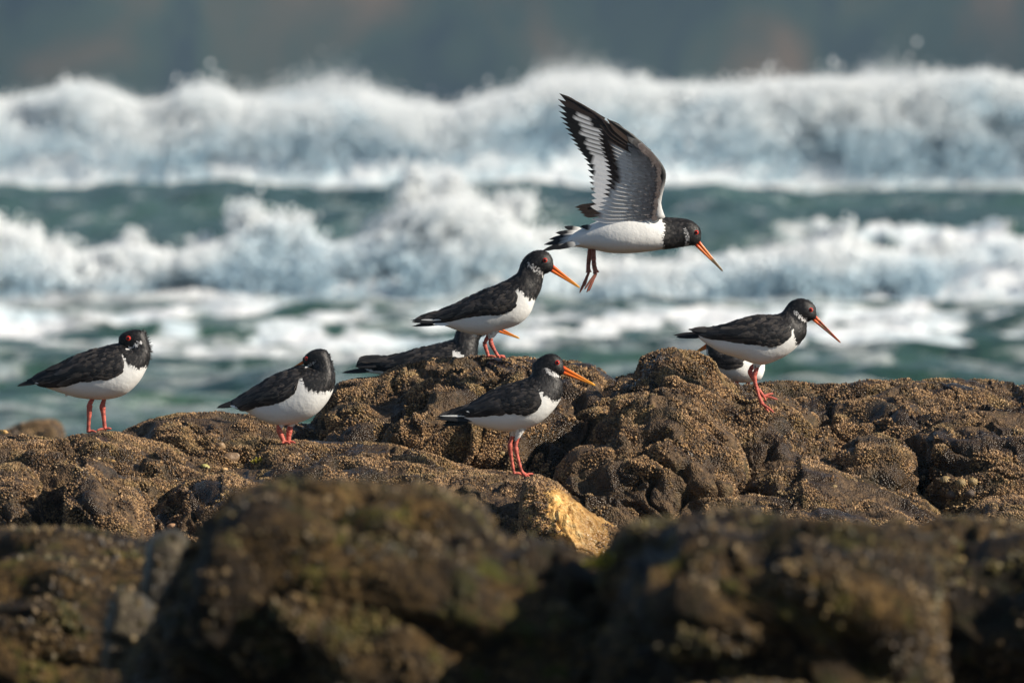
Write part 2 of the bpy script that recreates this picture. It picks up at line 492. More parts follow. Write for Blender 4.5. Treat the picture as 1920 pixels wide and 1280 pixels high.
spray('breaker_spray', 'tumbling white foam and spray of the nearer breaking wave', mid_x, mid_z, MID_D, 110000, 10, 0.010, 0.046, 1.1, 1.25, 0.22, 0.02, 5, gx=-0.9, gw=0.9, lo=-0.16, fuzz=0.62,
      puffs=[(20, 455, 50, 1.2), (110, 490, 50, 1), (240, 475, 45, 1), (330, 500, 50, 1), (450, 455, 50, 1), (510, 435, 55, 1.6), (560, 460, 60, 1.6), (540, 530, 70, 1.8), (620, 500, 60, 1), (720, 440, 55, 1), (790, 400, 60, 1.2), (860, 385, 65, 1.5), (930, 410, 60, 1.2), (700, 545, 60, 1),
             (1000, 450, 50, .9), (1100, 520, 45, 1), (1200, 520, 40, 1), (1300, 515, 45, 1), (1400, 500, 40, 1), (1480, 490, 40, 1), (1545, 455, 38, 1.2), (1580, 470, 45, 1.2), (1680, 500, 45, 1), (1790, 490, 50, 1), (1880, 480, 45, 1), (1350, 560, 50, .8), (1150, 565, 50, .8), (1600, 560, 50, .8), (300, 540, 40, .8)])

# ------------------------------------------------------------------ far cliffs
def cliff_mat():
    t = NT('cliff_face')
    p = geo_pos(t)
    sep = t.n('ShaderNodeMapping'); sep.inputs['Scale'].default_value = (0.085, 0.01, 0.05); sep.inputs['Rotation'].default_value = (0, math.radians(-32), 0)
    t.l(p, sep.inputs['Vector'])
    n1 = t.noise(sep.outputs[0], 1.0, 5, 0.55, 0.6)
    c = t.ramp(n1, [(0.40, (0.005, 0.014, 0.018)), (0.50, (0.018, 0.034, 0.024)), (0.58, (0.040, 0.040, 0.025)), (0.68, (0.10, 0.066, 0.038)), (0.74, (0.03, 0.045, 0.03))])
    t.l(c, t.b.inputs['Base Color']); t.b.inputs['Roughness'].default_value = 0.9
    return t.m
cx = np.linspace(-700, 700, 260); cv = np.linspace(0, 1, 70)
CX, CV = np.meshgrid(cx, cv)
CY = 1000 + 150 * CV + 22 * fbm(CX * 0.012, CV * 1.2, CX * 0, 1, 3)
CZ = -3 + 95 * CV**0.9 * (1 + 0.25 * noise(CX * 0.004, CX * 0, CX * 0)) + 5 * fbm(CX * 0.05, CV * 6, CX * 0, 1, 3)
tag(link('headland_cliffs', grid_mesh('headland_cliffs', np.stack([CX, CY, CZ], -1), cliff_mat())), 'dark hazy headland cliffs beyond the breaking surf', kind='structure')

# ------------------------------------------------------------------ sea haze
hm_ = bpy.data.materials.new('sea_haze'); hm_.use_nodes = True
hn = hm_.node_tree; hn.nodes.remove(hn.nodes['Principled BSDF'])
pv = hn.nodes.new('ShaderNodeVolumePrincipled'); pv.inputs['Color'].default_value = (0.42, 0.70, 1.0, 1); pv.inputs['Density'].default_value = 0.00023
pv.inputs['Anisotropy'].default_value = 0.2
hn.links.new(pv.outputs[0], hn.nodes['Material Output'].inputs['Volume'])
def box(name, a, b, mat):
    me = bpy.data.meshes.new(name)
    v = [(x, y, z) for x in (a[0], b[0]) for y in (a[1], b[1]) for z in (a[2], b[2])]
    me.from_pydata(v, [], [(0, 1, 3, 2), (4, 6, 7, 5), (0, 4, 5, 1), (2, 3, 7, 6), (0, 2, 6, 4), (1, 5, 7, 3)])
    me.materials.append(mat); return link(name, me)
tag(box('haze', (-2600, -2600, -2.4), (2600, 2700, 135), hm_), 'thin sea haze over the bay', kind='stuff')

# ------------------------------------------------------------------ rocks
def crust_gn(name, mat, density, size):
    g = bpy.data.node_groups.new(name, 'GeometryNodeTree')
    g.interface.new_socket('Geometry', in_out='INPUT', socket_type='NodeSocketGeometry')
    g.interface.new_socket('Geometry', in_out='OUTPUT', socket_type='NodeSocketGeometry')
    N = g.nodes.new; L = g.links.new
    i = N('NodeGroupInput'); o = N('NodeGroupOutput')
    d = N('GeometryNodeDistributePointsOnFaces')
    a = N('GeometryNodeInputNamedAttribute'); a.data_type = 'FLOAT'; a.inputs['Name'].default_value = 'crust'
    mu = N('ShaderNodeMath'); mu.operation = 'MULTIPLY'; mu.inputs[1].default_value = density
    L(a.outputs[0], mu.inputs[0]); L(mu.outputs[0], d.inputs['Density']); L(i.outputs[0], d.inputs['Mesh'])
    cone = N('GeometryNodeMeshCone'); cone.inputs['Vertices'].default_value = 6
    cone.inputs['Radius Top'].default_value = size * 0.42; cone.inputs['Radius Bottom'].default_value = size; cone.inputs['Depth'].default_value = size * 1.25
    sm = N('GeometryNodeSetMaterial'); sm.inputs['Material'].default_value = mat
    L(cone.outputs[0], sm.inputs[0])
    ins = N('GeometryNodeInstanceOnPoints')
    rs = N('FunctionNodeRandomValue'); rs.data_type = 'FLOAT'; rs.inputs[2].default_value = 0.35; rs.inputs[3].default_value = 1.4
    rr = N('FunctionNodeRandomValue'); rr.data_type = 'FLOAT_VECTOR'; rr.inputs[0].default_value = (-0.45, -0.45, 0); rr.inputs[1].default_value = (0.45, 0.45, 6.28)
    e2r = N('FunctionNodeEulerToRotation'); L(rr.outputs[0], e2r.inputs[0])
    rot = N('FunctionNodeRotateRotation'); rot.rotation_space = 'LOCAL'
    L(d.outputs['Rotation'], rot.inputs[0]); L(e2r.outputs[0], rot.inputs[1])
    L(d.outputs['Points'], ins.inputs['Points']); L(sm.outputs[0], ins.inputs['Instance']); L(rot.outputs[0], ins.inputs['Rotation']); L(rs.outputs[1], ins.inputs['Scale'])
    L(ins.outputs[0], o.inputs[0])
    return g
CR_MID = crust_gn('crust_mid', M['crust'], 82000, 0.0026)
CR_NEAR = crust_gn('crust_near', M['crust_near'], 6500, 0.0050)

ROCKS = []
def rock(label, crest, Y0, base_py, thick, back=0.5, amp=1.0, seed=0, mat='rock', near=False, crust=1.0, step=2.4, dip=0.35, p1=0.85, name='rock', nose=1.0, cat='rock', patch=-0.16, under=0.0, edgecrust=0.0, cracks=0.0):
    cp = np.array(crest, float)
    fxs = np.arange(cp[0, 0], cp[-1, 0] + 0.1, step)
    cy = np.interp(fxs, cp[:, 0], cp[:, 1])
    k = max(3, int(14 / step)); ker = np.hanning(k + 2)[1:-1]; ker /= ker.sum()
    cy = np.convolve(np.pad(cy, k // 2, 'edge'), ker, 'valid')[:len(fxs)]
    W = world_pt(fxs, cy, Y0)
    zb = world_pt(960, base_py, Y0)[2]
    xw, zc = W[:, 0], W[:, 2]
    hgt = np.maximum(zc - zb, 0.01)
    nf = int(max(30, (base_py - cp[:, 1].min()) / step * 1.15)); nb = max(12, nf // 4)
    th = np.concatenate([np.linspace(0, math.pi / 2, nf), np.linspace(math.pi / 2, math.pi, nb)[1:]])
    T, XW = np.meshgrid(th, xw, indexing='ij')
    u = (xw - xw[0]) / (xw[-1] - xw[0])
    endr = (1 - np.abs(2 * u - 1)**4)**0.5 * 0.85 + 0.15
    s, c = np.sin(T), np.cos(T)
    Z = zb + hgt[None] * np.abs(s)**p1
    Yv = Y0 - np.where(c > 0, thick * endr[None] * np.abs(c)**nose, -back * np.abs(c)**1.0)
    Yv = Yv + np.where(c > 0, thick * endr[None] * under * np.clip(1 - s * 1.25, 0, 1)**1.2, 0)
    P = np.stack([XW, Yv, Z], -1)
    ta = np.gradient(P, axis=0); tb = np.gradient(P, axis=1)
    n = np.cross(tb, ta); n /= (np.linalg.norm(n, axis=-1, keepdims=True) + 1e-9)
    n = np.where((n[..., 1:2] > 0) & (c[..., None] > 0.2), -n, n)
    # bedding frame: strata dip to the right
    x, y, z = P[..., 0] + seed * 3.7, P[..., 1], P[..., 2]
    a = x * math.cos(dip) - z * math.sin(dip); b = x * math.sin(dip) + z * math.cos(dip)
    fq = 0.62 if near else 1.0
    wv = fbm(x, y, z, 3.0 * fq, 3)
    big = fbm(a * 0.6, y, b, 4.2 * fq, 2)
    fold = np.abs(noise(a * 2.4 * fq + 0.8 * wv, y * 3.0 * fq, b * 8.0 * fq + 1.1 * wv))          # rounded folds with sharp creases between them
    fold2 = np.abs(noise(a * 5.5 * fq + 1.2 * wv + 3, y * 7.0 * fq, b * 19.0 * fq + 1.4 * wv))
    knob = 0.45 - cells(a * 11 * fq + wv, y * 11 * fq, b * 13 * fq + wv)
    crack = smooth(0.075, 0.0, np.abs(noise(a * 2.2 * fq + 1.5 * wv + 7, y * 4 * fq, b * 5.5 * fq + wv)))
    pit = smooth(0.16, 0.36, fbm(a * 0.6, y, b, 8.0 * fq, 2, 0.5))
    fine = fbm(x, y, z, 42, 3, 0.6)
    d = amp * (0.040 * big + 0.072 * (fold - 0.25) + 0.030 * (fold2 - 0.25) + 0.018 * knob - 0.040 * crack - 0.035 * pit + (0.004 if near else 0.008) * fine)
    if cracks:
        ck = np.minimum(np.abs(noise(a * 13 + wv, y * 5, b * 9 + 3)), np.abs(noise(a * 8 + 5, y * 6, b * 16 + wv)))
        d = d - cracks * 0.010 * smooth(0.05, 0.0, ck) + cracks * 0.006 * np.floor(2.5 * noise(a * 10, y * 6, b * 10))
    lay = b * 7.5 * fq + 1.3 * wv
    d = d + amp * 0.034 * ((lay - np.floor(lay)) - 0.5) * smooth(-0.12, 0.12, noise(a * 1.7, y, b * 2.5 + 4))
    crease = smooth(0.16, 0.03, fold) * 0.8 + smooth(0.10, 0.02, fold2) * 0.5
    edge = np.minimum(1, np.minimum(np.arange(len(fxs)), np.arange(len(fxs))[::-1]) / 10.0)[None]
    top = 0.45 + 0.55 * np.abs(np.cos(T))                 # keep the skyline close to its outline
    P = P + n * (d * (0.08 + 0.92 * edge) * top)[..., None]
    # put the displaced skyline back on its outline
    zt = P[..., 2].max(0); k_ = (zc - zb) / np.maximum(zt - zb, 0.01)
    P[..., 2] = zb + (P[..., 2] - zb) * (1 + 0.9 * (k_ - 1))[None]
    cm = smooth(patch, patch + 0.22, fbm(x, y, z, 7, 3, 0.6) + 0.25 * knob) * (1 - 0.95 * crack) * (1 - 0.7 * pit) * np.clip(1 - crease, 0, 1) * (c > -0.35)
    if edgecrust:
        cm = np.maximum(cm, smooth(edgecrust, edgecrust * 0.5, np.minimum(u, 1 - u)[None] + 0.25 * fbm(x, y, z, 6, 2)) * (c > -0.35))
    loc = world_pt(float(fxs.mean()), base_py, Y0); loc[1] -= thick * 0.5
    P = P - loc
    me = grid_mesh(name, P, M[mat], {'crust': cm * crust})
    o = link(name, me, loc=loc)
    tag(o, label, cat)
    bvh = (P + loc, o)
    ROCKS.append(bvh)
    if crust > 0:
        q = link('barnacle_crust', me, o)
        md = q.modifiers.new('crust', 'NODES'); md.node_group = CR_NEAR if near else CR_MID
        q['kind'] = 'stuff'
    return o

# back row: the skyline
rock('long barnacled ledge forming the skyline at the right edge of the photo', [(1340, 800), (1380, 740), (1430, 717), (1460, 713), (1500, 716), (1530, 722), (1580, 718), (1620, 711), (1680, 713),
     (1730, 711), (1800, 714), (1850, 718), (1900, 722), (1960, 728), (2080, 738), (2200, 752), (2450, 790), (2750, 810), (2950, 860), (3000, 960)], 29.9, 1010, 1.15, 0.9, 1.0, 1, p1=0.8)
rock('tall pointed hump of rock beside the walking bird, the highest on the skyline', [(1120, 800), (1150, 722), (1165, 705), (1200, 700), (1207, 670), (1235, 654), (1270, 652), (1290, 656), (1303, 665), (1313, 675), (1325, 688), (1345, 704),
     (1370, 718), (1430, 724), (1480, 745), (1540, 800), (1580, 900)], 29.5, 1010, 0.9, 0.5, 1.05, 2, p1=0.75, dip=0.6)
rock('broad brown ridge below the upright bird and in front of the lying bird', [(540, 880), (590, 790), (628, 724), (645, 714), (672, 709), (716, 705), (735, 693), (752, 684), (787, 678), (810, 673), (860, 668), (920, 668), (980, 671), (1040, 677),
     (1100, 679), (1130, 698), (1165, 716), (1200, 760), (1260, 900)], 29.5, 1000, 0.85, 0.5, 1.1, 3, p1=0.75, dip=-0.7)
rock('low rounded ridge between the two resting birds at the left', [(190, 870), (225, 812), (250, 800), (290, 784), (340, 774), (400, 771), (450, 776), (500, 782), (560, 792), (640, 815), (700, 860)], 29.3, 960, 0.6, 0.5, 1.0, 4, p1=0.8)
rock('flat rock shelf under the bird at the far left', [(-900, 960), (-820, 880), (-500, 850), (-220, 830), (-60, 815), (0, 810), (60, 818), (120, 818), (180, 808), (215, 806), (260, 815), (330, 832), (420, 858), (500, 900)], 29.0, 1010, 0.9, 0.4, 0.9, 5, p1=0.7)
# middle row
rock('layered slab under the bird dozing with its head turned back', [(430, 940), (480, 862), (520, 832), (580, 826), (640, 829), (720, 833), (800, 846), (850, 868), (900, 880), (960, 900), (1040, 960)], 28.7, 1040, 0.7, 0.5, 0.9, 6, p1=0.7, dip=-0.25)
rock('sloping slab that the orange billed bird in the middle stands on', [(560, 1010), (640, 930), (760, 888), (860, 884), (930, 884), (985, 891), (1010, 896), (1060, 925), (1110, 965), (1160, 1000), (1215, 1060)], 28.3, 1090, 0.7, 0.5, 0.85, 7, p1=0.65, dip=0.7)
rock('rounded barnacled boulder in the centre right of the ledge', [(1085, 900), (1130, 800), (1160, 745), (1210, 735), (1260, 742), (1310, 772), (1360, 815), (1392, 860), (1410, 930), (1430, 1000)], 28.7, 1030, 0.55, 0.5, 1.0, 31, p1=0.7, dip=0.7)
rock('small dark rock just right of the red legs in the middle', [(1020, 960), (1050, 872), (1090, 838), (1140, 832), (1180, 850), (1230, 880), (1300, 960)], 28.5, 1030, 0.4, 0.3, 0.9, 9, p1=0.8, dip=0.3, patch=-0.05)
rock('dark wet hollowed rock behind the middle bird', [(800, 900), (840, 800), (900, 780), (980, 790), (1060, 790), (1130, 820), (1180, 900)], 29.05, 1000, 0.3, 0.3, 1.0, 19, p1=0.9, dip=0.3, patch=0.02)
rock('round knob of rock at the right of the wet slab', [(1545, 905), (1575, 842), (1605, 818), (1650, 812), (1690, 828), (1708, 862), (1712, 905), (1730, 950)], 28.9, 960, 0.28, 0.3, 0.8, 10, p1=0.6)
rock('wet glossy slab sloping down below the round knob', [(1330, 1020), (1400, 905), (1450, 862), (1500, 856), (1560, 872), (1640, 896), (1720, 930), (1790, 975), (1860, 1040)], 28.75, 1050, 0.55, 0.5, 0.6, 11, p1=0.6, dip=0.5, crust=1.0, patch=0.0)
rock('dark stepped rock on the right edge above the limpets', [(1690, 960), (1720, 850), (1760, 790), (1820, 770), (1900, 775), (2000, 790), (2120, 850)], 29.1, 1000, 0.5, 0.5, 1.0, 12, p1=0.8, dip=0.1, patch=-0.08)
rock('low barnacled rock under the limpets at the right edge', [(1640, 1030), (1720, 985), (1800, 968), (1850, 935), (1900, 930), (1960, 945), (2100, 1000)], 28.5, 1080, 0.5, 0.4, 0.8, 13, p1=0.7)
rock('low barnacled apron of rock right of the golden stone', [(1120, 1080), (1180, 985), (1260, 945), (1340, 925), (1440, 930), (1540, 945), (1660, 965), (1760, 990), (1860, 1060)], 28.35, 1090, 0.5, 0.4, 0.8, 14, p1=0.7, dip=0.4, crust=0.8)
rock('angular tilted boulder in the left foreground with a lit right edge', [(110, 1080), (130, 960), (145, 885), (160, 858), (185, 868), (215, 890), (245, 905), (265, 945), (278, 1000), (300, 1080)], 28.0, 1090, 0.45, 0.5, 0.8, 15, p1=0.6, dip=0.9)
rock('knobbly small boulder at the left photo edge', [(-120, 1060), (-60, 900), (0, 872), (35, 866), (65, 885), (80, 930), (100, 1060)], 28.1, 1070, 0.4, 0.4, 0.9, 16, p1=0.7)
rock('low flat rock between tilted boulder and middle slab', [(240, 1060), (290, 960), (350, 900), (420, 880), (500, 885), (560, 910), (640, 980), (700, 1080)], 28.3, 1080, 0.6, 0.5, 0.8, 17, p1=0.7, dip=0.4)
# golden quartz
rock('golden yellow cracked quartz stone below the middle bird', [(975, 960), (985, 905), (1005, 892), (1040, 905), (1080, 935), (1115, 965), (1165, 995), (1195, 1030), (1205, 1075)], 27.68, 1110, 0.22, 0.3, 0.5, 18, mat='rock_gold', p1=0.62, dip=0.7, crust=1.0, patch=-0.02, edgecrust=0.34, cracks=1.0)
# blurred foreground
NR = dict(mat='rock_near', near=True, step=3.6, under=0.42)
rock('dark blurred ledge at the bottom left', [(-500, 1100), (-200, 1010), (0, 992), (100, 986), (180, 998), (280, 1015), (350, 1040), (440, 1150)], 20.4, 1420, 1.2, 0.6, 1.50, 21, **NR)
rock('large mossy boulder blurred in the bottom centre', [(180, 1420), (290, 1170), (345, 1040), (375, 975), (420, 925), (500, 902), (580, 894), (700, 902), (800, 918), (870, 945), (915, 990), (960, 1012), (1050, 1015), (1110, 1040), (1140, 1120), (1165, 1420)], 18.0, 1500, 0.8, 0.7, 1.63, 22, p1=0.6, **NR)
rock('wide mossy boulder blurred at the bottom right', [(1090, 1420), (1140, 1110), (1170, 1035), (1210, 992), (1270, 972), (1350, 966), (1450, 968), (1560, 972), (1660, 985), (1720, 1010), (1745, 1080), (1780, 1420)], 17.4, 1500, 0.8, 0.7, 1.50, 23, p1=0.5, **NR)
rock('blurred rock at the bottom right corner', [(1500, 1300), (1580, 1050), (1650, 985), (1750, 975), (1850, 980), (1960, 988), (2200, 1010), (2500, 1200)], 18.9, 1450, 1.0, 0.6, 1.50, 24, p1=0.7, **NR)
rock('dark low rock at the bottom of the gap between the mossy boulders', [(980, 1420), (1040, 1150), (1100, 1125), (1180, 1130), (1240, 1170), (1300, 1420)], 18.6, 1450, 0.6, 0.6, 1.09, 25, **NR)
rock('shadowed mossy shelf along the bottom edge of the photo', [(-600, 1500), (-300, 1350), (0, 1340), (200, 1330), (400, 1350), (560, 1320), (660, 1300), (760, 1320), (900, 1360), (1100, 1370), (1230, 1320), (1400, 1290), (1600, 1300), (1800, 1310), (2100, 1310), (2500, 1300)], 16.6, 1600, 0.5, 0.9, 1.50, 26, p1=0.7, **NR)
rock('pale upright stone wedged between the dark ledge and mossy boulder', [(262, 1120), (272, 1030), (290, 1000), (320, 990), (345, 1000), (356, 1040), (362, 1120)], 19.3, 1130, 0.12, 0.1, 0.35, 27, mat='rock_pale', near=True, step=3.0, p1=0.6, crust=0.3)
rock('small whitish stone low in the crack at the bottom left', [(190, 1240), (200, 1120), (225, 1095), (262, 1110), (290, 1130), (300, 1240)], 18.8, 1250, 0.12, 0.1, 0.35, 28, mat='rock_pale', near=True, step=3.0, p1=0.6, crust=0.2)
# lone rock out in the water
rock('lone blurred rock in the water beyond the left shelf', [(-10, 900), (8, 808), (40, 792), (70, 786), (100, 786), (118, 800), (124, 900)], 46.0, 960, 0.5, 0.5, 0.9, 29, step=3.0, crust=0.5)
# bedrock under everything
bx = np.linspace(-14, 14, 150); by = np.linspace(12, 31.5, 110)
BX, BY = np.meshgrid(bx, by)
BZ = 0.85 + 0.035 * (BY - 20) + 0.25 * fbm(BX * 0.8, BY * 0.8, BX * 0, 1, 4) - 1.6 * smooth(30.4, 31.5, BY)
tag(link('bedrock', grid_mesh('bedrock', np.stack([BX, BY, BZ], -1), M['rock_near'])), 'dark bedrock under the boulders', kind='structure')

dg = None
def build_bvh():
    V = []; F = []; off = 0
    for P, o in ROCKS:
        n, m = P.shape[:2]
        V.append(P.reshape(-1, 3)); idx = np.arange(n * m).reshape(n, m) + off
        F.append(np.stack([idx[:-1, :-1], idx[:-1, 1:], idx[1:, 1:], idx[1:, :-1]], -1).reshape(-1, 4)); off += n * m
    return BVHTree.FromPolygons(np.concatenate(V).tolist(), np.concatenate(F).tolist())
RB = build_bvh()
def rock_hit(px, py):
    d = Vector(world_pt(px, py, 1.0)) - Vector((0, 0, CAMZ)); d.normalize()
    h = RB.ray_cast(Vector((0, 0, CAMZ)), d)
    return h
def rock_top(x, y, z):
    h = RB.ray_cast(Vector((x, y, z + 0.08)), Vector((0, 0, -1)))
    return h[0]

# ------------------------------------------------------------------ birds
BLACK = (0.009, 0.0085, 0.009); BLACK2 = (0.034, 0.030, 0.029); WHITE = (0.80, 0.80, 0.78)
def inpoly(p, poly):
    x, y = p; r = False; j = len(poly) - 1
    for i in range(len(poly)):
        xi, yi = poly[i]; xj, yj = poly[j]
        if (yi > y) != (yj > y) and x < (xj - xi) * (y - yi) / (yj - yi) + xi: r = not r
        j = i
    return r

def catmull(pts, n):
    pts = np.array(pts, float); m = len(pts)
    ts = np.linspace(0, m - 1 - 1e-6, n); out = []
    for t in ts:
        i = int(t); f = t - i
        p0, p1, p2, p3 = pts[max(i - 1, 0)], pts[i], pts[min(i + 1, m - 1)], pts[min(i + 2, m - 1)]
        out.append(0.5 * ((2 * p1) + (-p0 + p2) * f + (2 * p0 - 5 * p1 + 4 * p2 - p3) * f * f + (-p0 + 3 * p1 - 3 * p2 + p3) * f**3))
    return np.array(out)

def polyline(pts, n):
    pts = np.array(pts, float); d = np.r_[0, np.cumsum(np.linalg.norm(np.diff(pts, axis=0), axis=1))]
    t = np.linspace(0, d[-1], n)
    return np.stack([np.interp(t, d, pts[:, k]) for k in range(pts.shape[1])], -1)

def jit(c, a=0.25):
    k = 1 + random.uniform(-a, a)
    return (c[0] * k, c[1] * k, c[2] * k)

def blade(mb, root, d, nrm, L, Wd, colr, tip=None, curl=0.08, ridge=0.18, cfun=None, thin=0.0, sharp=0.0):
    d = Vector(d).normalized(); nrm = Vector(nrm); nrm = (nrm - nrm.dot(d) * d).normalized(); s = d.cross(nrm)
    ts = (0.0, 0.25, 0.6, 0.86, 1.0)
    ws = (0.40, 0.95, 1.0 - 0.25 * sharp, 0.62 - 0.3 * sharp, 0.06)
    vs = []; cs = []
    for t, wd in zip(ts, ws):
        c = Vector(root) + d * (L * t) - nrm * (curl * L * t * t)
        for k in (-1, 0, 1):
            vs.append(c + s * (k * Wd * wd) + nrm * (ridge * Wd if k == 0 else 0))
            cc = cfun(t, k) if cfun else (tip if (tip and t > 0.7) else colr)
            cs.append(cc)
    fs = []
    for i in range(4):
        for j in range(2):
            a = i * 3 + j
            fs.append((a, a + 1, a + 4, a + 3))
    mb.add(vs, fs, cs)

def tube(mb, pts, rad, c, seg=10, squash=1.0):
    """pts 3-D joints (already dense), rad per point"""
    pts = [Vector(p) for p in pts]; n = len(pts); rings = []
    up = Vector((0, 1, 0))
    for i, p in enumerate(pts):
        t = (pts[min(i + 1, n - 1)] - pts[max(i - 1, 0)]).normalized()
        a = t.cross(up)
        if a.length < 1e-4: a = Vector((1, 0, 0))
        a.normalize(); b = t.cross(a).normalized()
        rings.append([p + a * math.cos(2 * math.pi * k / seg) * rad[i] + b * math.sin(2 * math.pi * k / seg) * rad[i] * squash for k in range(seg)])
    vs = [v for r in rings for v in r]; fs = []
    for i in range(n - 1):
        for k in range(seg):
            a = i * seg + k; b = i * seg + (k + 1) % seg
            fs.append((a, b, b + seg, a + seg))
    fs.append(tuple(range(seg))[::-1]); fs.append(tuple(range((n - 1) * seg, n * seg)))
    mb.add(vs, fs, c)

def sphere(mb, c, r, colr, sx=1.0, sy=1.0, sz=1.0, nu=14, nv=9):
    vs = []; fs = []
    for i in range(nv + 1):
        a = math.pi * i / nv
        for k in range(nu):
            b = 2 * math.pi * k / nu
            vs.append((c[0] + r * sx * math.sin(a) * math.cos(b), c[1] + r * sy * math.cos(a), c[2] + r * sz * math.sin(a) * math.sin(b)))
    for i in range(nv):
        for k in range(nu):
            fs.append((i * nu + k, i * nu + (k + 1) % nu, (i + 1) * nu + (k + 1) % nu, (i + 1) * nu + k))
    mb.add(vs, fs, colr)

RED = (0.58, 0.125, 0.085); ORANGE = (0.85, 0.16, 0.015); YEL = (0.85, 0.42, 0.04)

def make_bird(S):
    """S holds the traced side view (photo pixels) of one bird; the bird is rebuilt around it in the round."""
    Y0 = S['Y']; px0, py0 = S['origin']; s = Y0 / FPX
    loc = world_pt(px0, py0, Y0)
    root = empty('oystercatcher', loc)
    tag(root, S['label'], 'bird', 'oystercatchers on the rocks')
    def lp(p, y=0.0): return Vector((p[0] - px0, y, -(p[1] - py0)))
    def fin(mb, name, mat, parent=root, kind=None):
        o = link(name, mb.mesh(name, M[mat], s), parent)
        if kind: o['kind'] = kind
        return o
    def zc(p): return p
    whites = S['white']; blacks = S.get('black', [])
    def is_white(p):
        if any(inpoly(p, q) for q in blacks): return False
        return any(inpoly(p, q) for q in whites)
    # ---- body
    st = catmull(S['st'], 96)
    SEG = 44
    mb = MB(); vs = []; fs = []; cs = []
    ph = S.get('yaw', 0.0)
    rings = []
    for k, q in enumerate(st):
        c = np.array([(q[0] + q[2]) / 2, (q[1] + q[3]) / 2]); a = np.array([(q[0] - q[2]) / 2, (q[1] - q[3]) / 2])
        ring = []
        for j in range(SEG):
            f = 2 * math.pi * j / SEG
            cf, sf = math.cos(f), math.sin(f)
            e = 0.93
            ca = math.copysign(abs(cf)**e, cf); sa = math.copysign(abs(sf)**e, sf)
            # a little fuller below the middle
            p = c + a * ca; yv = max(q[4], 0.5) * sa * (1.0 - 0.12 * cf)
            ring.append((p[0], p[1], yv))
        rings.append(ring)
    for ring in rings:
        for p in ring:
            vs.append(lp((p[0], p[1]), p[2]))
            cs.append((WHITE if not (len(whites) > 1 and inpoly((p[0], p[1]), whites[1])) else (0.3, 0.3, 0.3)) if is_white((p[0], p[1])) else BLACK)
    n = len(rings)
    for i in range(n - 1):
        for j in range(SEG):
            a = i * SEG + j; b = i * SEG + (j + 1) % SEG
            fs.append((a, a + SEG, b + SEG, b))
    fs.append(tuple(range(SEG))); fs.append(tuple(range((n - 1) * SEG, n * SEG))[::-1])
    mb.add(vs, fs, cs)
    body = fin(mb, 'body', 'plumage')
    bvh = BVHTree.FromPolygons([tuple(v) for v in vs], fs)
    # ---- small body feathers
    fm = MB(); R = np.array(rings)
    L0 = S.get('fl', 9.0) * 0.8
    bald = S.get('face', n - 8)
    for i in range(3, n - 1):
        for j in range(SEG):
            for rep in range(S.get('dens', 2)):
                if random.random() < 0.3: continue
                ii = i; fj = j
                p = Vector(vs[ii * SEG + fj])
                if all(is_white((p.x + px0 + e_, -p.z + py0 + g_)) for e_, g_ in ((-3.5, 0), (3.5, 0), (0, -3.5), (0, 3.5))): continue
                pb = Vector(vs[(ii - 1) * SEG + fj])
                d = (pb - p)
                if d.length < 0.05: continue
                # head feathers are short and lie flat
                hd = smooth(n - 34, n - 18, i)
                Lf = L0 * (1 - 0.62 * hd) * random.uniform(0.75, 1.3)
                nx = vs[ii * SEG + (fj + 1) % SEG] - vs[ii * SEG + (fj - 1) % SEG]
                nr = nx.cross(d)
                cen = sum((Vector(vs[ii * SEG + q]) for q in (0, SEG // 4, SEG // 2, 3 * SEG // 4)), Vector()) / 4
                if nr.dot(p - cen) < 0: nr = -nr
                if nr.length < 1e-6: continue
                nr.normalize(); d.normalize()
                d = (d + nr * random.uniform(0.0, 0.018 if is_white((p.x + px0, -p.z + py0)) else 0.07) + Vector((random.uniform(-.14, .14), random.uniform(-.05, .05), random.uniform(-.16, .10)))).normalized()
                pos = p - d * Lf * 0.35 + nr * 0.25 + Vector((random.uniform(-1, 1), 0, random.uniform(-1, 1)))
                wpt = (p.x + px0 + random.uniform(-1.0, 1.0), -p.z + py0 + random.uniform(-1.0, 1.0))
                c0 = WHITE if is_white(wpt) else BLACK
                if c0 is WHITE:
                    c0 = jit((0.82, 0.81, 0.79), 0.015)
                    if len(whites) > 1 and i > n - 42 and inpoly(wpt, whites[1]):
                        c0 = jit(random.choice([(0.60, 0.59, 0.58), (0.42, 0.41, 0.41), BLACK2]), 0.15)
                else:
                    c0 = jit(BLACK2 if random.random() < 0.35 else BLACK, 0.35)
                if 'eye' in S and math.dist((p.x + px0, -p.z + py0), S['eye'][:2]) < S['eye'][2] * 1.5 and i > n - 30: continue
                if i > n - 40 or c0[0] > 0.5: 
                    if is_white((wpt[0] - 5, wpt[1])) != is_white((wpt[0] + 5, wpt[1] )) or is_white((wpt[0], wpt[1] - 5)) != is_white((wpt[0], wpt[1] + 5)): Lf *= 0.62
                blade(fm, pos, d, nr, Lf, Lf * (0.30 if c0[0] > .5 else 0.27), c0, curl=0.02 if c0[0] > .5 else 0.07, ridge=0.02)
    for (x, y, dx, dy, L, wd, side) in S.get('tufts', []):
        for k in range(16):
            sy = random.uniform(-9, 9)
            blade(fm, lp((x - dx * 7 + random.uniform(-2, 2), y - dy * 7 - 3 * side + random.uniform(-2, 2)), sy), (dx + random.uniform(-.25, .25), random.uniform(-.2, .2), -dy + random.uniform(-.25, .25)), (0, -1, 0),
                  L * random.uniform(0.5, 1.0), wd * 0.5, jit(WHITE, .05) if side else jit(BLACK2, .3))
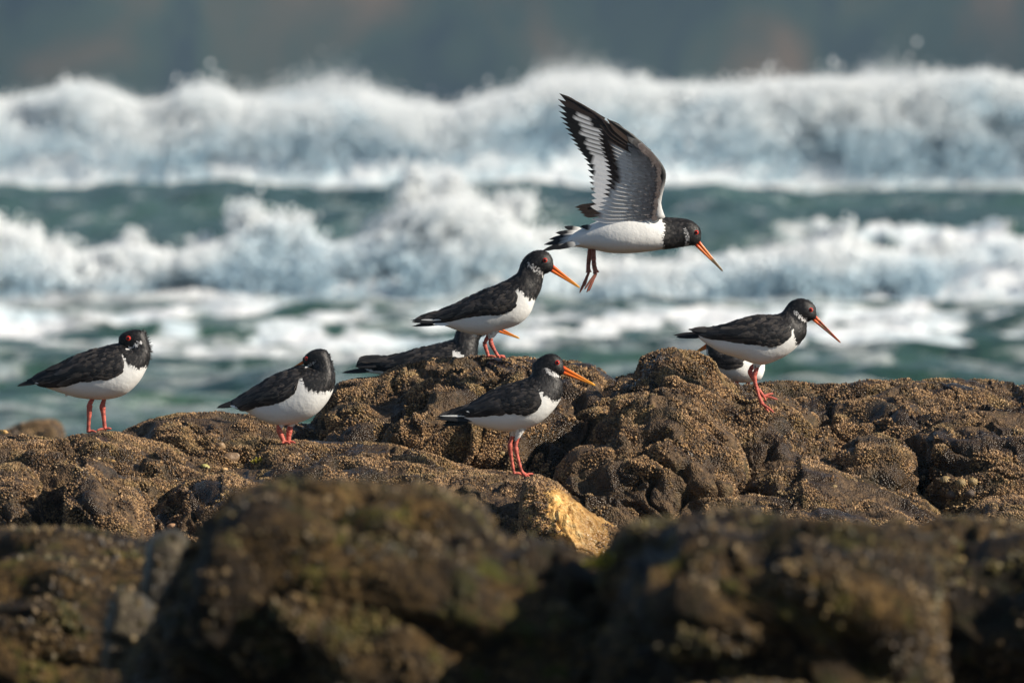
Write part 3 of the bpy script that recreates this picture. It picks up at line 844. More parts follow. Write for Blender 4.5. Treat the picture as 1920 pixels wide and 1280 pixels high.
    if 'nape' in S:
        line, d0, d1, Ln, cnt = S['nape']
        for q_ in range(cnt):
            t = random.random(); L_ = polyline(line, 40)[int(t * 39)]
            dx = d0[0] * (1 - t) + d1[0] * t; dy = d0[1] * (1 - t) + d1[1] * t
            blade(fm, lp((L_[0] - dx * 5, L_[1] - dy * 5), random.uniform(-9, 9)), (dx + random.uniform(-.25, .25), random.uniform(-.35, .35), -dy + random.uniform(-.3, .3)), (0.2, -1, 0.2),
                  (5 + Ln * random.uniform(0.1, 1.0)), 0.65, jit(BLACK2, .4), sharp=0.8)
    fin(fm, 'body_feathers', 'plumage', body, 'stuff')
    def surf(x, y, side):
        o = Vector((x - px0, side * 300, -(y - py0)))
        h = bvh.ray_cast(o, Vector((0, -side, 0)))
        if h[0] is not None: return abs(h[0].y)
        h = bvh.find_nearest(Vector((x - px0, 0, -(y - py0))))
        return max(1.0, abs(h[0].y) * 0.6)
    # ---- folded wings
    if 'wing' in S:
        T, B = S['wing']
        nu, nv = 46, 14
        Tp, Bp = polyline(T, nu), polyline(B, nu)
        for side in (-1, 1):
            G = np.zeros((nu, nv, 3))
            for i in range(nu):
                for j in range(nv):
                    v = j / (nv - 1)
                    q = Tp[i] * (1 - v) + Bp[i] * v
                    G[i, j] = (q[0], q[1], surf(q[0], q[1], side))
            for it in range(5):
                g = G[..., 2]; pad = np.pad(g, 1, 'edge')
                G[..., 2] = (pad[:-2, 1:-1] + pad[2:, 1:-1] + pad[1:-1, :-2] + pad[1:-1, 2:] + 2 * g) / 6
            uu_ = np.linspace(0, 1, nu)[:, None]; vv_ = np.linspace(0, 1, nv)[None]
            bulge = 1.2 + S.get('bulge', 4.0) * np.sin(np.pi * np.clip(vv_ * 0.9 + 0.08, 0, 1)) * np.sin(np.pi * np.clip(uu_ * 0.85 + 0.12, 0, 1))
            G[..., 2] += bulge
            wm = MB()
            top = [lp((G[i, j, 0], G[i, j, 1]), side * G[i, j, 2]) for i in range(nu) for j in range(nv)]
            bot = [lp((G[i, j, 0], G[i, j, 1]), side * max(0.2, G[i, j, 2] - 3.0)) for i in range(nu) for j in range(nv)]
            f1 = []
            for i in range(nu - 1):
                for j in range(nv - 1):
                    a = i * nv + j
                    f1.append((a, a + 1, a + nv + 1, a + nv)); o_ = nu * nv
                    f1.append((o_ + a, o_ + a + nv, o_ + a + nv + 1, o_ + a + 1))
            o_ = nu * nv
            for i in range(nu - 1):
                for j in (0, nv - 1):
                    a = i * nv + j; f1.append((a, a + nv, o_ + a + nv, o_ + a))
            for j in range(nv - 1):
                for i in (0, nu - 1):
                    a = i * nv + j; f1.append((a, a + 1, o_ + a + 1, o_ + a))
            wm.add(top + bot, f1, BLACK)
            wing = fin(wm, 'wing', 'plumage')
            # feathers laid in overlapping rows, tip-end first
            f2 = MB()
            rows = 30
            for ri in range(rows, -1, -1):
                u = ri / rows * 0.93
                big = smooth(0.30, 0.62, u)
                npr = int(11 - 5 * big)
                for k in range(npr):
                    v = (k + 0.5 + (0.5 if ri % 2 else 0)) / npr + random.uniform(-.04, .04)
                    if v > 1.0: v = 0.98
                    i = min(nu - 2, int(u * (nu - 1))); j = min(nv - 2, int(v * (nv - 1)))
                    p = G[i, j] * (1 - (v * (nv - 1) - j)) + G[i, j + 1] * (v * (nv - 1) - j)
                    q = G[min(nu - 1, i + 4), j]; q0 = G[max(0, i), j]
                    d = lp((q[0], q[1]), side * q[2]) - lp((q0[0], q0[1]), side * q0[2])
                    if d.length < 1e-3: continue
                    d.normalize()
                    across = lp((G[i, j + 1, 0], G[i, j + 1, 1]), side * G[i, j + 1, 2]) - lp((G[i, j, 0], G[i, j, 1]), side * G[i, j, 2])
                    nr = across.cross(d)
                    if nr.y * side < 0: nr = -nr
                    if nr.length < 1e-6: continue
                    nr.normalize()
                    Lf = (12 + 26 * big) * random.uniform(0.85, 1.2)
                    tipu = 1 - u
                    total = np.linalg.norm(Tp[-1] - Tp[0])
                    Lf = min(Lf, max(8, tipu * total * 1.02))
                    d = (d + nr * 0.07 + Vector((0, 0, random.uniform(-.10, .06)))).normalized()
                    P0 = lp((p[0], p[1]), side * p[2]) + nr * 0.6 - d * 2
                    c0 = jit(random.choice([BLACK, BLACK, BLACK2, (0.05, 0.043, 0.038)]), 0.3)
                    edge = tuple(x * 2.1 for x in c0)
                    blade(f2, P0, d, nr, Lf, Lf * (0.30 - 0.15 * big), c0, curl=0.10, ridge=0.22, cfun=lambda t, k, c0=c0, edge=edge: edge if (t > 0.8 or (k == 1 and t > .3)) else c0)
            fin(f2, 'wing_feathers', 'plumage', wing, 'stuff')
    # ---- tail and single long feathers
    for (x0, y0, x1, y1, wd, yo, cc) in S.get('tail', []):
        t_ = MB()
        v = lp((x1, y1), yo * 1.3) - lp((x0, y0), yo)
        base = {'b': BLACK, 'w': WHITE, 'wb': WHITE}[cc]
        blade(t_, lp((x0, y0), yo), v, (0.1, S.get('tailn', -0.9), 0.45), v.length, wd, base, curl=0.02, sharp=0.4,
              cfun=(lambda t, k: BLACK if t > 0.45 else WHITE) if cc == 'wb' else None)
        fin(t_, 'tail_feather' if cc != 'w' else 'white_edge_feather', 'plumage')
    for (x0, y0, x1, y1, wd, yo) in S.get('edge', []):
        t_ = MB()
        v = lp((x1, y1), yo * 0.6) - lp((x0, y0), yo)
        blade(t_, lp((x0, y0), yo), v, (0, -1, 0.2), v.length, wd, WHITE, curl=0.0)
        fin(t_, 'white_wing_edge', 'plumage')
    # ---- bill
    if 'bill' in S:
        bt, bb, tip, bw = S['bill'][:4]
        dirty = len(S['bill']) > 4
        mid = ((bt[0] + bb[0]) / 2, (bt[1] + bb[1]) / 2)
        for nm, e in (('upper_mandible', bt), ('lower_mandible', bb)):
            m_ = MB(); pts = []; rr = []; N = 14
            for k in range(N):
                t = k / (N - 1)
                q0 = ((mid[0] * 0.5 + e[0] * 0.5) - 3 * (tip[0] - mid[0]) / abs(tip[0] - mid[0]), (mid[1] * 0.5 + e[1] * 0.5) - 1.0)
                off = 0.5 if nm[0] == 'u' else -0.5
                q = (q0[0] + (tip[0] - q0[0]) * t, q0[1] + (tip[1] - q0[1]) * t - off * (1 - 0.4 * t))
                pts.append(lp(q)); hh = math.dist(bt, bb) / 4
                rr.append(hh * (1.12 - 0.62 * t - 0.12 * math.sin(math.pi * t)) if k < N - 1 else hh * 0.22)
            cs_ = []
            for k in range(N):
                t = k / (N - 1)
                base = tuple(ORANGE[c] * (1 - t**2) + YEL[c] * t**2 for c in range(3))
                if t < 0.12: base = (0.80, 0.10, 0.02)
                if dirty and t > 0.2:
                    for z_ in range(10):
                        cs_.append(tuple(x * random.choice([0.12, 0.35, 0.8, 0.9]) for x in (0.5, 0.12, 0.04)))
                    continue
                if S.get('darktip') and t > 0.55: base = (0.20, 0.13, 0.06)
                cs_ += [base] * 10
            tube(m_, pts, rr, cs_, 10, bw)
            fin(m_, nm, 'bill')
    # ---- eyes
    if 'eye' in S:
        ex, ey, er = S['eye']
        for side in (-1, 1):
            y = surf(ex, ey, side)
            e = MB(); sphere(e, lp((ex, ey), side * (y - er * 0.15)), er, (0.55, 0.018, 0.01))
            eo = fin(e, 'eye', 'eye')
            g = MB()
            rg = [lp((ex + er * 0.92 * math.cos(a), ey + er * 0.92 * math.sin(a)), side * (y + er * 0.30)) for a in np.linspace(0, 2 * math.pi, 15)]
            tube(g, rg, [er * 0.15] * 15, (0.62, 0.05, 0.02), 6)
            fin(g, 'eye_ring', 'bill', eo)
            g = MB(); sphere(g, lp((ex, ey), side * (y + er * 0.80)), er * 0.58, (0.003, 0.003, 0.003), sy=0.55)
            fin(g, 'pupil', 'eye', eo)
    # ---- legs
    lc = S.get('legcol', RED)
    for leg in S.get('legs', []):
        js, rs, yo, toes = leg
        m_ = MB()
        pts = catmull([lp((j[0], j[1]), yo + (j[2] if len(j) > 2 else 0)) for j in js], 6 * (len(js) - 1) + 1)
        rad = np.interp(np.linspace(0, 1, len(pts)), np.linspace(0, 1, len(rs)), rs)
        rad = rad * (1 + 0.06 * rng.normal(size=len(rad)))
        cl_ = []
        for k in range(len(pts)):
            kc = jit(lc, 0.22)
            if random.random() < 0.25: kc = (kc[0] * 0.6, kc[1] * 0.5, kc[2] * 0.5)
            cl_ += [jit(kc, 0.1) for _ in range(10)]
        tube(m_, pts, list(rad), cl_, 10)
        lo = fin(m_, 'leg', 'legskin')
        fx_, fy_ = js[-1][0], js[-1][1]
        fyo = yo + (js[-1][2] if len(js[-1]) > 2 else 0)
        for (dx, dy, dyy) in toes:
            m2 = MB()
            p0 = lp((fx_, fy_), fyo); p1 = lp((fx_ + dx * .5, fy_ + dy * .5 - 1.2), fyo + dyy * .5); p2 = lp((fx_ + dx, fy_ + dy), fyo + dyy)
            pt = catmull([p0, p1, p2], 9)
            tube(m2, pt, [2.6, 2.3, 2.5, 2.0, 2.3, 1.9, 2.0, 1.5, 0.6], [jit(lc, 0.18) for _ in range(8 * 9)], 8)
            fin(m2, 'toe', 'legskin', lo)
    if 'thigh' in S:
        m_ = MB()
        for (x0, y0, x1, y1, yo) in S['thigh']:
            for k in range(70):
                a = random.uniform(0, 2 * math.pi); t = random.random()
                r = 9 * (1 - t) + 3.0
                p = lp((x0 + (x1 - x0) * t, y0 + (y1 - y0) * t), yo) + Vector((math.cos(a) * r, math.sin(a) * r, 0))
                blade(m_, p, (x1 - x0 - math.cos(a) * 3, -math.sin(a) * 3, -(y1 - y0)), (math.cos(a), math.sin(a), 0.1), 9, 2.6, jit((0.8, 0.79, 0.76), .05), curl=.05)
        fin(m_, 'thigh_feathers', 'plumage', body, 'stuff')
    return root, s

def Z(ox, oy, sc_):
    return lambda *pts: [(ox + a / sc_, oy + b / sc_) for a, b in pts]

birds = []
# bird 5, middle front
z5 = Z(790, 630, 4.571)
birds.append(dict(label='bird standing on the slab beside the golden stone, orange bill pointing right', Y=28.35, origin=(965, 890),
    st=[(850, 777, 852, 783, 3), (877, 764, 880, 793, 13), (905, 744, 910, 802, 24), (935, 728, 945, 808, 33), (965, 716, 985, 804, 38), (985, 710, 1015, 790, 38), (994, 706, 1039, 767, 34),
        (998, 699, 1052, 745, 27), (998, 690, 1055, 724, 21), (1000, 683, 1051, 709, 18), (1004, 678, 1049, 704, 17), (1010, 672, 1050, 703, 17), (1022, 665, 1052, 702, 17), (1036, 663, 1055, 700, 15),
        (1049, 669, 1057, 697, 10), (1055, 679, 1057, 693, 5)],
    white=[z5((930, 470), (975, 448), (1010, 450), (1060, 500), (1110, 550), (1150, 562), (1192, 530), (1300, 520), (1300, 900), (200, 900), (250, 700), (450, 640), (700, 600), (900, 580), (960, 520)),
           z5((1040, 268), (1085, 278), (1140, 300), (1190, 335), (1190, 358), (1120, 345), (1065, 305))],
    wing=(z5((985, 430), (900, 392), (790, 395), (690, 420), (560, 490), (400, 590), (250, 652), (140, 684)),
          z5((1020, 545), (1018, 600), (930, 668), (800, 655), (650, 650), (520, 668), (380, 668), (140, 692))),
    edge=[(*z5((640, 668))[0], *z5((385, 642))[0], 4.0, -27), (*z5((430, 680))[0], *z5((160, 682))[0], 1.6, -13)],
    tail=[(905, 786, 824, 784, 5, -10, 'b'), (900, 789, 814, 784, 4, -6, 'b'), (895, 784, 815, 781, 4, 6, 'b'), (880, 789, 836, 793, 6, -3, 'b'), (880, 789, 828, 797, 6, 2, 'b'), (885, 788, 832, 791, 6, 6, 'b')],
    bill=((1057, 686), (1054, 700), (1116, 722), 0.62), eye=(1045, 679, 4.4),
    legs=[([(963, 812), (958, 826), (956, 836), (959, 860), (963, 882), (965, 888)], [3.6, 3.6, 4.6, 3.2, 2.8, 4.0], 7, [(16, 3, -6), (13, 0, 8), (-3, 2, 9)]),
          ([(972, 818), (968, 830), (967, 840), (972, 862), (978, 882), (984, 890)], [3.6, 3.6, 4.8, 3.3, 2.9, 4.2], -6, [(12, 6, -5), (16, -2, 5), (4, 7, -10)])],
    thigh=[(978, 796, 970, 820, -6), (966, 800, 962, 814, 7)], foot_rock=True))
# bird 4, standing on the ridge
z4 = Z(620, 440, 3.84)
birds.append(dict(label='upright bird on top of the central ridge with its bill under the flying bird', Y=29.35, origin=(925, 667),
    st=[(812, 594, 814, 600, 3), (835, 582, 838, 612, 12), (867, 566, 874, 624, 24), (900, 546, 908, 628, 33), (930, 534, 940, 619, 37), (950, 525, 972, 608, 37), (964, 517, 993, 589, 33),
        (972, 509, 1004, 562, 27), (975, 501, 1013, 544, 21), (977, 495, 1017, 528, 18), (981, 488, 1019, 516, 17), (988, 479, 1022, 513, 17), (1000, 471, 1027, 511, 17), (1014, 469, 1031, 509, 15),
        (1028, 474, 1035, 506, 10), (1036, 486, 1037, 501, 5)],
    white=[z4((1290, 430), (1310, 398), (1360, 398), (1400, 438), (1440, 456), (1480, 462), (1560, 470), (1500, 800), (700, 800), (730, 610), (870, 590), (1050, 540), (1250, 520), (1300, 480)),
           z4((1405, 200), (1450, 212), (1520, 255), (1532, 298), (1485, 275), (1440, 242))],
    wing=(z4((1290, 352), (1240, 348), (1150, 378), (1040, 425), (930, 485), (800, 545), (690, 585), (590, 612)),
          z4((1335, 430), (1335, 500), (1290, 548), (1180, 572), (1060, 562), (960, 585), (850, 605), (590, 622))),
    edge=[(*z4((800, 612))[0], *z4((650, 612))[0], 1.6, -12)],
    tail=[(850, 600, 772, 603, 5, -8, 'b'), (850, 604, 780, 608, 5, -3, 'b'), (850, 604, 772, 611, 4, 4, 'b'), (845, 599, 770, 600, 4, 6, 'b'), (850, 605, 812, 607, 5, -9, 'w')],
    bill=((1038, 496), (1032, 508), (1087, 539), 0.62), eye=(1022, 487.5, 4.2),
    nape=([(994, 476), (984, 486), (979, 498), (974, 512)], (-0.9, 0.0), (-0.6, 0.7), 5.0, 50),
    tufts=[(890, 630, -0.6, 0.5, 10, 2, 1), (905, 632, -0.4, 0.7, 8, 2, 1), (865, 622, -0.8, 0.35, 10, 2, 1), (835, 611, -0.9, 0.3, 10, 2, 1)],
    legs=[([(916, 628), (910, 640), (909, 646), (912, 656), (916, 668)], [3.4, 3.8, 4.4, 3.2, 3.2], 7, [(14, 2, -5), (10, 1, 8), (-4, 2, 6)]),
          ([(922, 626), (920, 636), (921, 644), (927, 656), (934, 668)], [3.4, 4.2, 4.6, 3.2, 3.2], -5, [(14, 3, -5), (13, 0, 6), (3, 3, -9)])],
    thigh=[(926, 616, 921, 632, -5)], foot_rock=True))
# bird 3, lying behind the ridge
birds.append(dict(label='bird lying low behind the ridge, mostly hidden below the upright bird', Y=30.15, origin=(820, 725),
    st=[(672, 692, 674, 697, 3), (715, 677, 720, 703, 12), (760, 661, 765, 716, 24), (800, 649, 808, 724, 34), (832, 641, 850, 722, 38), (850, 636, 879, 705, 35), (854, 627, 893, 675, 29),
        (857, 620, 896, 650, 22), (863, 611, 898, 637, 18), (872, 603, 903, 630, 16), (886, 596, 911, 627, 16), (902, 593, 919, 624, 15), (918, 597, 926, 622, 11), (929, 606, 931, 618, 5)],
    white=[z4((855, 855), (900, 832), (935, 838), (955, 880), (900, 1100), (100, 1100), (180, 960), (440, 958), (600, 1000), (860, 885))],
    wing=(z4((870, 800), (760, 785), (640, 815), (520, 850), (400, 878), (280, 880), (195, 905)),
          z4((870, 870), (850, 890), (700, 920), (560, 935), (450, 960), (320, 955), (180, 950))),
    tail=[(700, 692, 641, 698, 5, -5, 'b'), (700, 694, 645, 697, 5, 3, 'b'), (720, 676, 671, 675, 4, -12, 'b'), (722, 682, 667, 687, 5, -10, 'b')],
    bill=((936, 613), (932, 622), (974, 634), 0.62), eye=(917, 606, 4.2),
    legs=[([(835, 716), (840, 728)], [3.5, 3.0], -12, [(10, 3, -3)]), ([(835, 716), (842, 728)], [3.5, 3.0], 12, [(10, 3, 3)])], lying=True))
# bird 1, far left, looking back
z1 = Z(0, 580, 5.1206)
birds.append(dict(label='leftmost bird, head turned back over its shoulder with ruffled nape', Y=28.75, origin=(178, 808),
    st=[(50, 712, 53, 716, 3), (84, 696, 90, 728, 13), (115, 680, 120, 738, 24), (148, 663, 150, 746, 33), (185, 652, 193, 749, 39), (212, 645, 231, 741, 39), (226, 644, 257, 720, 35),
        (233, 647, 273, 695, 30), (236, 652, 281, 672, 25), (236, 656, 280, 648, 21), (235, 657, 274, 630, 19), (233, 657, 266, 620, 18), (230, 656, 252, 618, 17), (227, 652, 238, 621, 14),
        (224, 646, 228, 627, 9), (223, 642, 224, 632, 4)],
    white=[z1((1120, 460), (1180, 430), (1200, 470), (1230, 520), (1300, 550), (1360, 560), (1410, 540), (1500, 540), (1500, 950), (300, 950), (300, 690), (560, 680), (800, 620), (1000, 640), (1150, 560)),
           z1((1210, 385), (1290, 345), (1360, 290), (1370, 310), (1300, 370), (1230, 400))],
    wing=(z1((1150, 385), (1060, 345), (950, 368), (780, 415), (640, 490), (500, 560), (380, 620), (285, 668)),
          z1((1185, 500), (1190, 580), (1120, 640), (1000, 668), (880, 668), (760, 675), (600, 715), (480, 712), (300, 690))),
    tail=[(85, 710, 32, 723, 5, -7, 'b'), (85, 712, 36, 722, 5, 2, 'b'), (85, 707, 34, 721, 4, 6, 'b'), (120, 682, 85, 693, 5, -16, 'b'), (118, 688, 84, 696, 5, -12, 'b'), (95, 715, 66, 717, 4, -8, 'w')],
    eye=(241.5, 633.5, 4.4), bill=((225, 644), (222, 652), (200, 660), 0.6),
    nape=([(266, 619), (271, 622), (276, 634), (281, 648), (282, 662), (281, 676)], (0.5, -0.95), (0.95, 0.5), 6.5, 90),
    tufts=[(115, 735, -0.9, 0.3, 10, 2, 1), (125, 742, -0.9, 0.35, 10, 2, 1), (140, 746, -0.9, 0.3, 9, 2, 1), (95, 727, -0.9, 0.3, 9, 2, 1)],
    legs=[([(176, 744), (169, 756), (168, 763), (167, 784), (166, 803), (167, 809)], [3.4, 4.4, 5.6, 3.7, 3.7, 4.6], -5, [(14, 0, -6), (10, -1, 8), (-4, 1, 8)]),
          ([(196, 746), (193, 756), (192, 763), (194, 780), (196, 800), (197, 804)], [3.4, 4.6, 6.0, 4.0, 3.6, 4.4], 6, [(-16, 3, -6), (12, 0, -3), (3, 1, 8)])],
    foot_rock=True))
# bird 2, asleep
z2 = Z(380, 620, 5.332)
birds.append(dict(label='sleeping bird with its bill tucked into its back, second from the left', Y=28.55, origin=(534, 828),
    st=[(426, 756, 429, 761, 3), (455, 739, 462, 772, 13), (485, 720, 490, 788, 25), (511, 703, 522, 797, 35), (540, 692, 560, 792, 41), (560, 685, 590, 778, 42), (572, 686, 613, 754, 38),
        (580, 688, 626, 728, 33), (584, 690, 628, 707, 28), (584, 691, 624, 686, 24), (582, 691, 619, 671, 21), (580, 691, 611, 657, 19), (576, 689, 596, 654, 17), (572, 685, 583, 658, 14),
        (569, 679, 574, 665, 8), (568, 675, 569, 671, 3)],
    white=[z2((880, 500), (905, 462), (965, 468), (1010, 500), (1040, 570), (1110, 612), (1200, 612), (1320, 570), (1450, 570), (1450, 1000), (250, 1000), (250, 740), (500, 700), (750, 680), (900, 580)),
           z2((1015, 365), (1060, 330), (1132, 288), (1128, 318), (1075, 358), (1035, 372))],
    wing=(z2((985, 395), (900, 385), (800, 415), (680, 460), (560, 540), (440, 620), (340, 675), (280, 705)),
          z2((935, 540), (930, 590), (870, 645), (800, 692), (715, 716), (600, 715), (480, 745), (400, 748), (290, 722))),
    tail=[(450, 752, 406, 764, 5, -6, 'b'), (450, 755, 410, 764, 5, 2, 'b'), (450, 750, 408, 762, 4, 6, 'b'), (462, 762, 432, 760, 5, -7, 'w')],
    eye=(575, 671.5, 3.4), bill=((571, 674), (569, 681), (548, 690), 0.55),
    nape=([(606, 655), (616, 662), (621, 676), (627, 694), (628, 716)], (0.3, -0.8), (0.8, 0.6), 2.5, 60),
    tufts=[(472, 778, -0.9, 0.3, 10, 2, 1), (485, 786, -0.9, 0.3, 9, 2, 1), (500, 755, -0.3, -0.8, 8, 1.3, 1), (486, 758, -0.5, -0.8, 8, 1.3, 1), (612, 657, 0.3, -0.6, 5, 1.3, 0), (624, 686, 0.7, -0.3, 6, 1.3, 0)],
    legs=[([(528, 792), (524, 800), (524, 808), (529, 820), (533, 829)], [4.5, 5.2, 5.6, 4.6, 4.0], -3, [(12, 2, -8), (8, 0, 8), (-4, 1, -8)]),
          ([(545, 790), (544, 800), (542, 810), (541, 820), (541, 829)], [4.5, 5.4, 5.8, 4.6, 4.0], 6, [(13, 1, -6), (10, 0, 8), (-3, 1, 9)])],
    thigh=[(532, 784, 527, 799, -3), (552, 782, 545, 799, 6)], foot_rock=True))
# bird 7, walking at the right
z7 = Z(1240, 530, 4.9237)
birds.append(dict(label='bird walking right down the rock with a mud smeared bill', Y=29.0, origin=(1425, 740),
    st=[(1303, 624, 1305, 630, 3), (1322, 617, 1325, 645, 12), (1350, 611, 1352, 661, 23), (1382, 599, 1387, 672, 32), (1415, 591, 1425, 684, 37), (1445, 590, 1462, 673, 37), (1462, 588, 1487, 657, 33),
        (1470, 582, 1501, 641, 27), (1473, 578, 1510, 629, 21), (1476, 574, 1512, 614, 18), (1480, 569, 1513, 604, 17), (1486, 564, 1516, 602, 17), (1497, 560, 1520, 600, 17), (1508, 560, 1524, 599, 15),
        (1521, 566, 1528, 597, 10), (1529, 577, 1530, 592, 5)],
    white=[z7((1090, 440), (1125, 398), (1180, 398), (1218, 435), (1232, 530), (1262, 570), (1300, 552), (1400, 560), (1300, 1000), (300, 1000), (300, 500), (480, 480), (800, 520), (1000, 560), (1150, 500)),
           z7((1235, 250), (1262, 288), (1352, 345), (1345, 382), (1260, 332), (1228, 285))],
    wing=(z7((1100, 330), (1040, 300), (920, 292), (780, 320), (650, 385), (500, 412), (380, 415), (250, 425)),
          z7((1190, 430), (1188, 490), (1100, 562), (1000, 585), (900, 565), (780, 535), (640, 520), (480, 500), (300, 460))),
    edge=[(*z7((640, 530))[0], *z7((480, 480))[0], 2.6, -22)],
    tail=[(1312, 624, 1262, 628, 4, -6, 'b'), (1318, 628, 1270, 632, 5, -3, 'b'), (1318, 630, 1268, 631, 5, 4, 'b'), (1330, 620, 1290, 617, 4, -12, 'b'), (1320, 628, 1276, 629, 5, 6, 'b')],
    bill=((1531, 591), (1525, 600), (1576, 642), 0.62, 'dirty'), eye=(1520, 580.4, 4.0),
    tufts=[(1345, 625, -0.8, -0.5, 9, 1.2, 1), (1390, 636, -0.7, -0.6, 8, 1.2, 1), (1368, 638, -0.8, 0.5, 10, 2.5, 1), (1350, 632, -0.9, 0.3, 9, 2, 1)],
    legs=[([(1414, 684), (1408, 692), (1407, 700), (1413, 712), (1421, 728), (1432, 743)], [3.2, 4.6, 4.6, 3.0, 2.8, 3.8], 7, [(26, 6, -3), (18, -5, 8), (4, 8, -6)]),
          ([(1420, 688), (1416, 698), (1414, 706), (1417, 722), (1423, 742), (1429, 757)], [3.6, 4.8, 5.0, 3.4, 3.0, 4.2], -5, [(22, 16, -6), (12, 15, 3), (2, -2, 9)])],
    thigh=[(1424, 668, 1418, 690, -4)], foot_rock=True))
# bird 8, behind it
birds.append(dict(label='bird half hidden behind the walking one, facing left, only bill and white belly showing', Y=30.0, origin=(1385, 728),
    st=[(1434, 672, 1434, 694, 4), (1424, 658, 1426, 711, 20), (1404, 646, 1404, 717, 33), (1380, 638, 1380, 716, 40), (1358, 632, 1352, 706, 38), (1340, 628, 1332, 682, 32), (1332, 624, 1325, 660, 24),
        (1334, 616, 1326, 645, 17), (1338, 612, 1329, 642, 14), (1334, 614, 1328, 641, 11), (1330, 620, 1327, 638, 8), (1327, 626, 1326, 634, 3)],
    white=[z7((700, 700), (640, 765), (560, 780), (480, 745), (440, 680), (425, 600), (400, 600), (400, 1000), (1000, 1000), (1000, 680))],
    wing=(z7((470, 620), (560, 560), (700, 560), (800, 620)), z7((470, 725), (560, 775), (650, 765), (720, 700))), bulge=2,
    bill=((1329, 640), (1333, 651), (1303, 661), 0.62), eye=(1334, 630, 4),
    legs=[([(1380, 712), (1382, 722), (1383, 734)], [4, 4, 3], -8, [(-12, 2, 2), (-10, 2, -8)]), ([(1402, 714), (1403, 724), (1403, 734)], [4, 4, 3], 8, [(-12, 2, 2), (-10, 2, 8)])],
    tail=[(1420, 680, 1428, 700, 6, 20, 'b'), (1420, 680, 1424, 702, 6, 26, 'b')],
    tufts=[(1428, 700, 0.8, -0.3, 7, 2, 1), (1402, 714, 0.0, 1, 6, 2, 1)]))
# bird 6, flying
z6 = Z(980, 150, 3.0476)
flying = dict(label='flying bird with raised wings and dangling legs above the others', Y=28.9, origin=(1180, 470),
    st=[(1052, 458, 1054, 464, 4), (1078, 436, 1082, 463, 14), (1108, 420, 1112, 468, 25), (1140, 408, 1143, 474, 35), (1175, 400, 1178, 475, 39), (1208, 399, 1213, 472, 36), (1230, 402, 1240, 468, 30),
        (1246, 407, 1254, 466, 24), (1262, 409, 1268, 464, 20), (1276, 410, 1282, 462, 18), (1290, 412, 1294, 460, 17), (1301, 417, 1303, 459, 14), (1310, 426, 1309, 455, 9), (1314, 436, 1313, 449, 4)],
    white=[z6((760, 740), (790, 790), (815, 830), (800, 900), (815, 985), (600, 1050), (150, 1050), (200, 880), (380, 780), (600, 740)),
           z6((915, 845), (930, 845), (950, 880), (950, 940), (925, 945), (935, 900))],
    bill=((1313, 451), (1306, 461), (1355, 508), 0.62), darktip=True, eye=(1305.5, 435.5, 4.2), legcol=(0.30, 0.10, 0.065), fl=9.5,
    legs=[([(1107, 462), (1105, 480), (1103, 500), (1104, 511)], [4.6, 4.3, 3.9, 5.6], 5, [(-17, 38, -4), (-14, 34, 3), (-8, 26, 6)]),
          ([(1112, 462), (1113, 480), (1114, 498), (1118, 512)], [4.8, 4.5, 4.2, 6.0], -5, [(-18, 36, -4), (-14, 34, 3), (-22, 30, -7)])],
    tail=[(1092, 446, 1016, 470, 7, -8, 'wb'), (1092, 444, 1020, 458, 7, -4, 'wb'), (1092, 440, 1030, 448, 7, 0, 'wb'), (1092, 438, 1042, 436, 7, 4, 'wb'), (1094, 434, 1058, 425, 7, 8, 'wb'), (1120, 428, 1088, 424, 6, -14, 'wb'), (1098, 448, 1040, 467, 7, -12, 'wb')],
    tailn=-0.9)
for b in birds:
    make_bird(b)
froot, fs_ = make_bird(flying)

# ---- spread wings of the flying bird, feather by feather
def wing_feathers(roots, tips, n, yfun, cfun, wd, parent, name, side):
    px0, py0 = flying['origin']
    Rr = polyline(roots, n); Tt = polyline(tips, n)
    for i in range(n):
        a, b = Rr[i], Tt[i]
        pa = Vector((a[0] - px0, yfun(a), -(a[1] - py0))); pb = Vector((b[0] - px0, yfun(b), -(b[1] - py0)))
        v = pb - pa
        m_ = MB()
        d = v.normalized(); nrm = Vector((0.15, -1, 0.0)); nrm = (nrm - nrm.dot(d) * d).normalized(); s_ = d.cross(nrm)
        nt_ = 13; vs = []; cs = []; fs = []
        for k in range(nt_):
            t = k / (nt_ - 1)
            wv_ = wd(i / (n - 1)) * (0.5 + 0.5 * smooth(0, 0.3, t)) * (1 - smooth(0.74, 1.0, t))**0.75 + 0.15
            c = pa + v * t - s_ * 0.03 * v.length * math.sin(math.pi * t) + nrm * (0.16 * i)
            for q in (-1, -0.5, 0, 0.5, 1):
                vs.append(c + s_ * (q * wv_) + nrm * (0.06 * (1 - abs(q)) - 0.14 * q))
                cs.append(cfun(i / (n - 1), t, q))
        for k in range(nt_ - 1):
            for q in range(4):
                e = k * 5 + q; fs.append((e, e + 1, e + 6, e + 5))
        m_.add(vs, fs, cs)
        link(name, m_.mesh(name, M['flight'], fs_), parent)

DK = (0.035, 0.024, 0.020)
def bone(parent, pts, rad, yfun, c):
    px0, py0 = flying['origin']; m_ = MB()
    p = catmull([(q[0] - px0, yfun(q), -(q[1] - py0)) for q in pts], 22)
    tube(m_, p, list(np.interp(np.linspace(0, 1, 22), np.linspace(0, 1, len(rad)), rad)), c, 10, 0.6)
    link('wing_arm', m_.mesh('wing_arm', M['plumage'], fs_), parent)

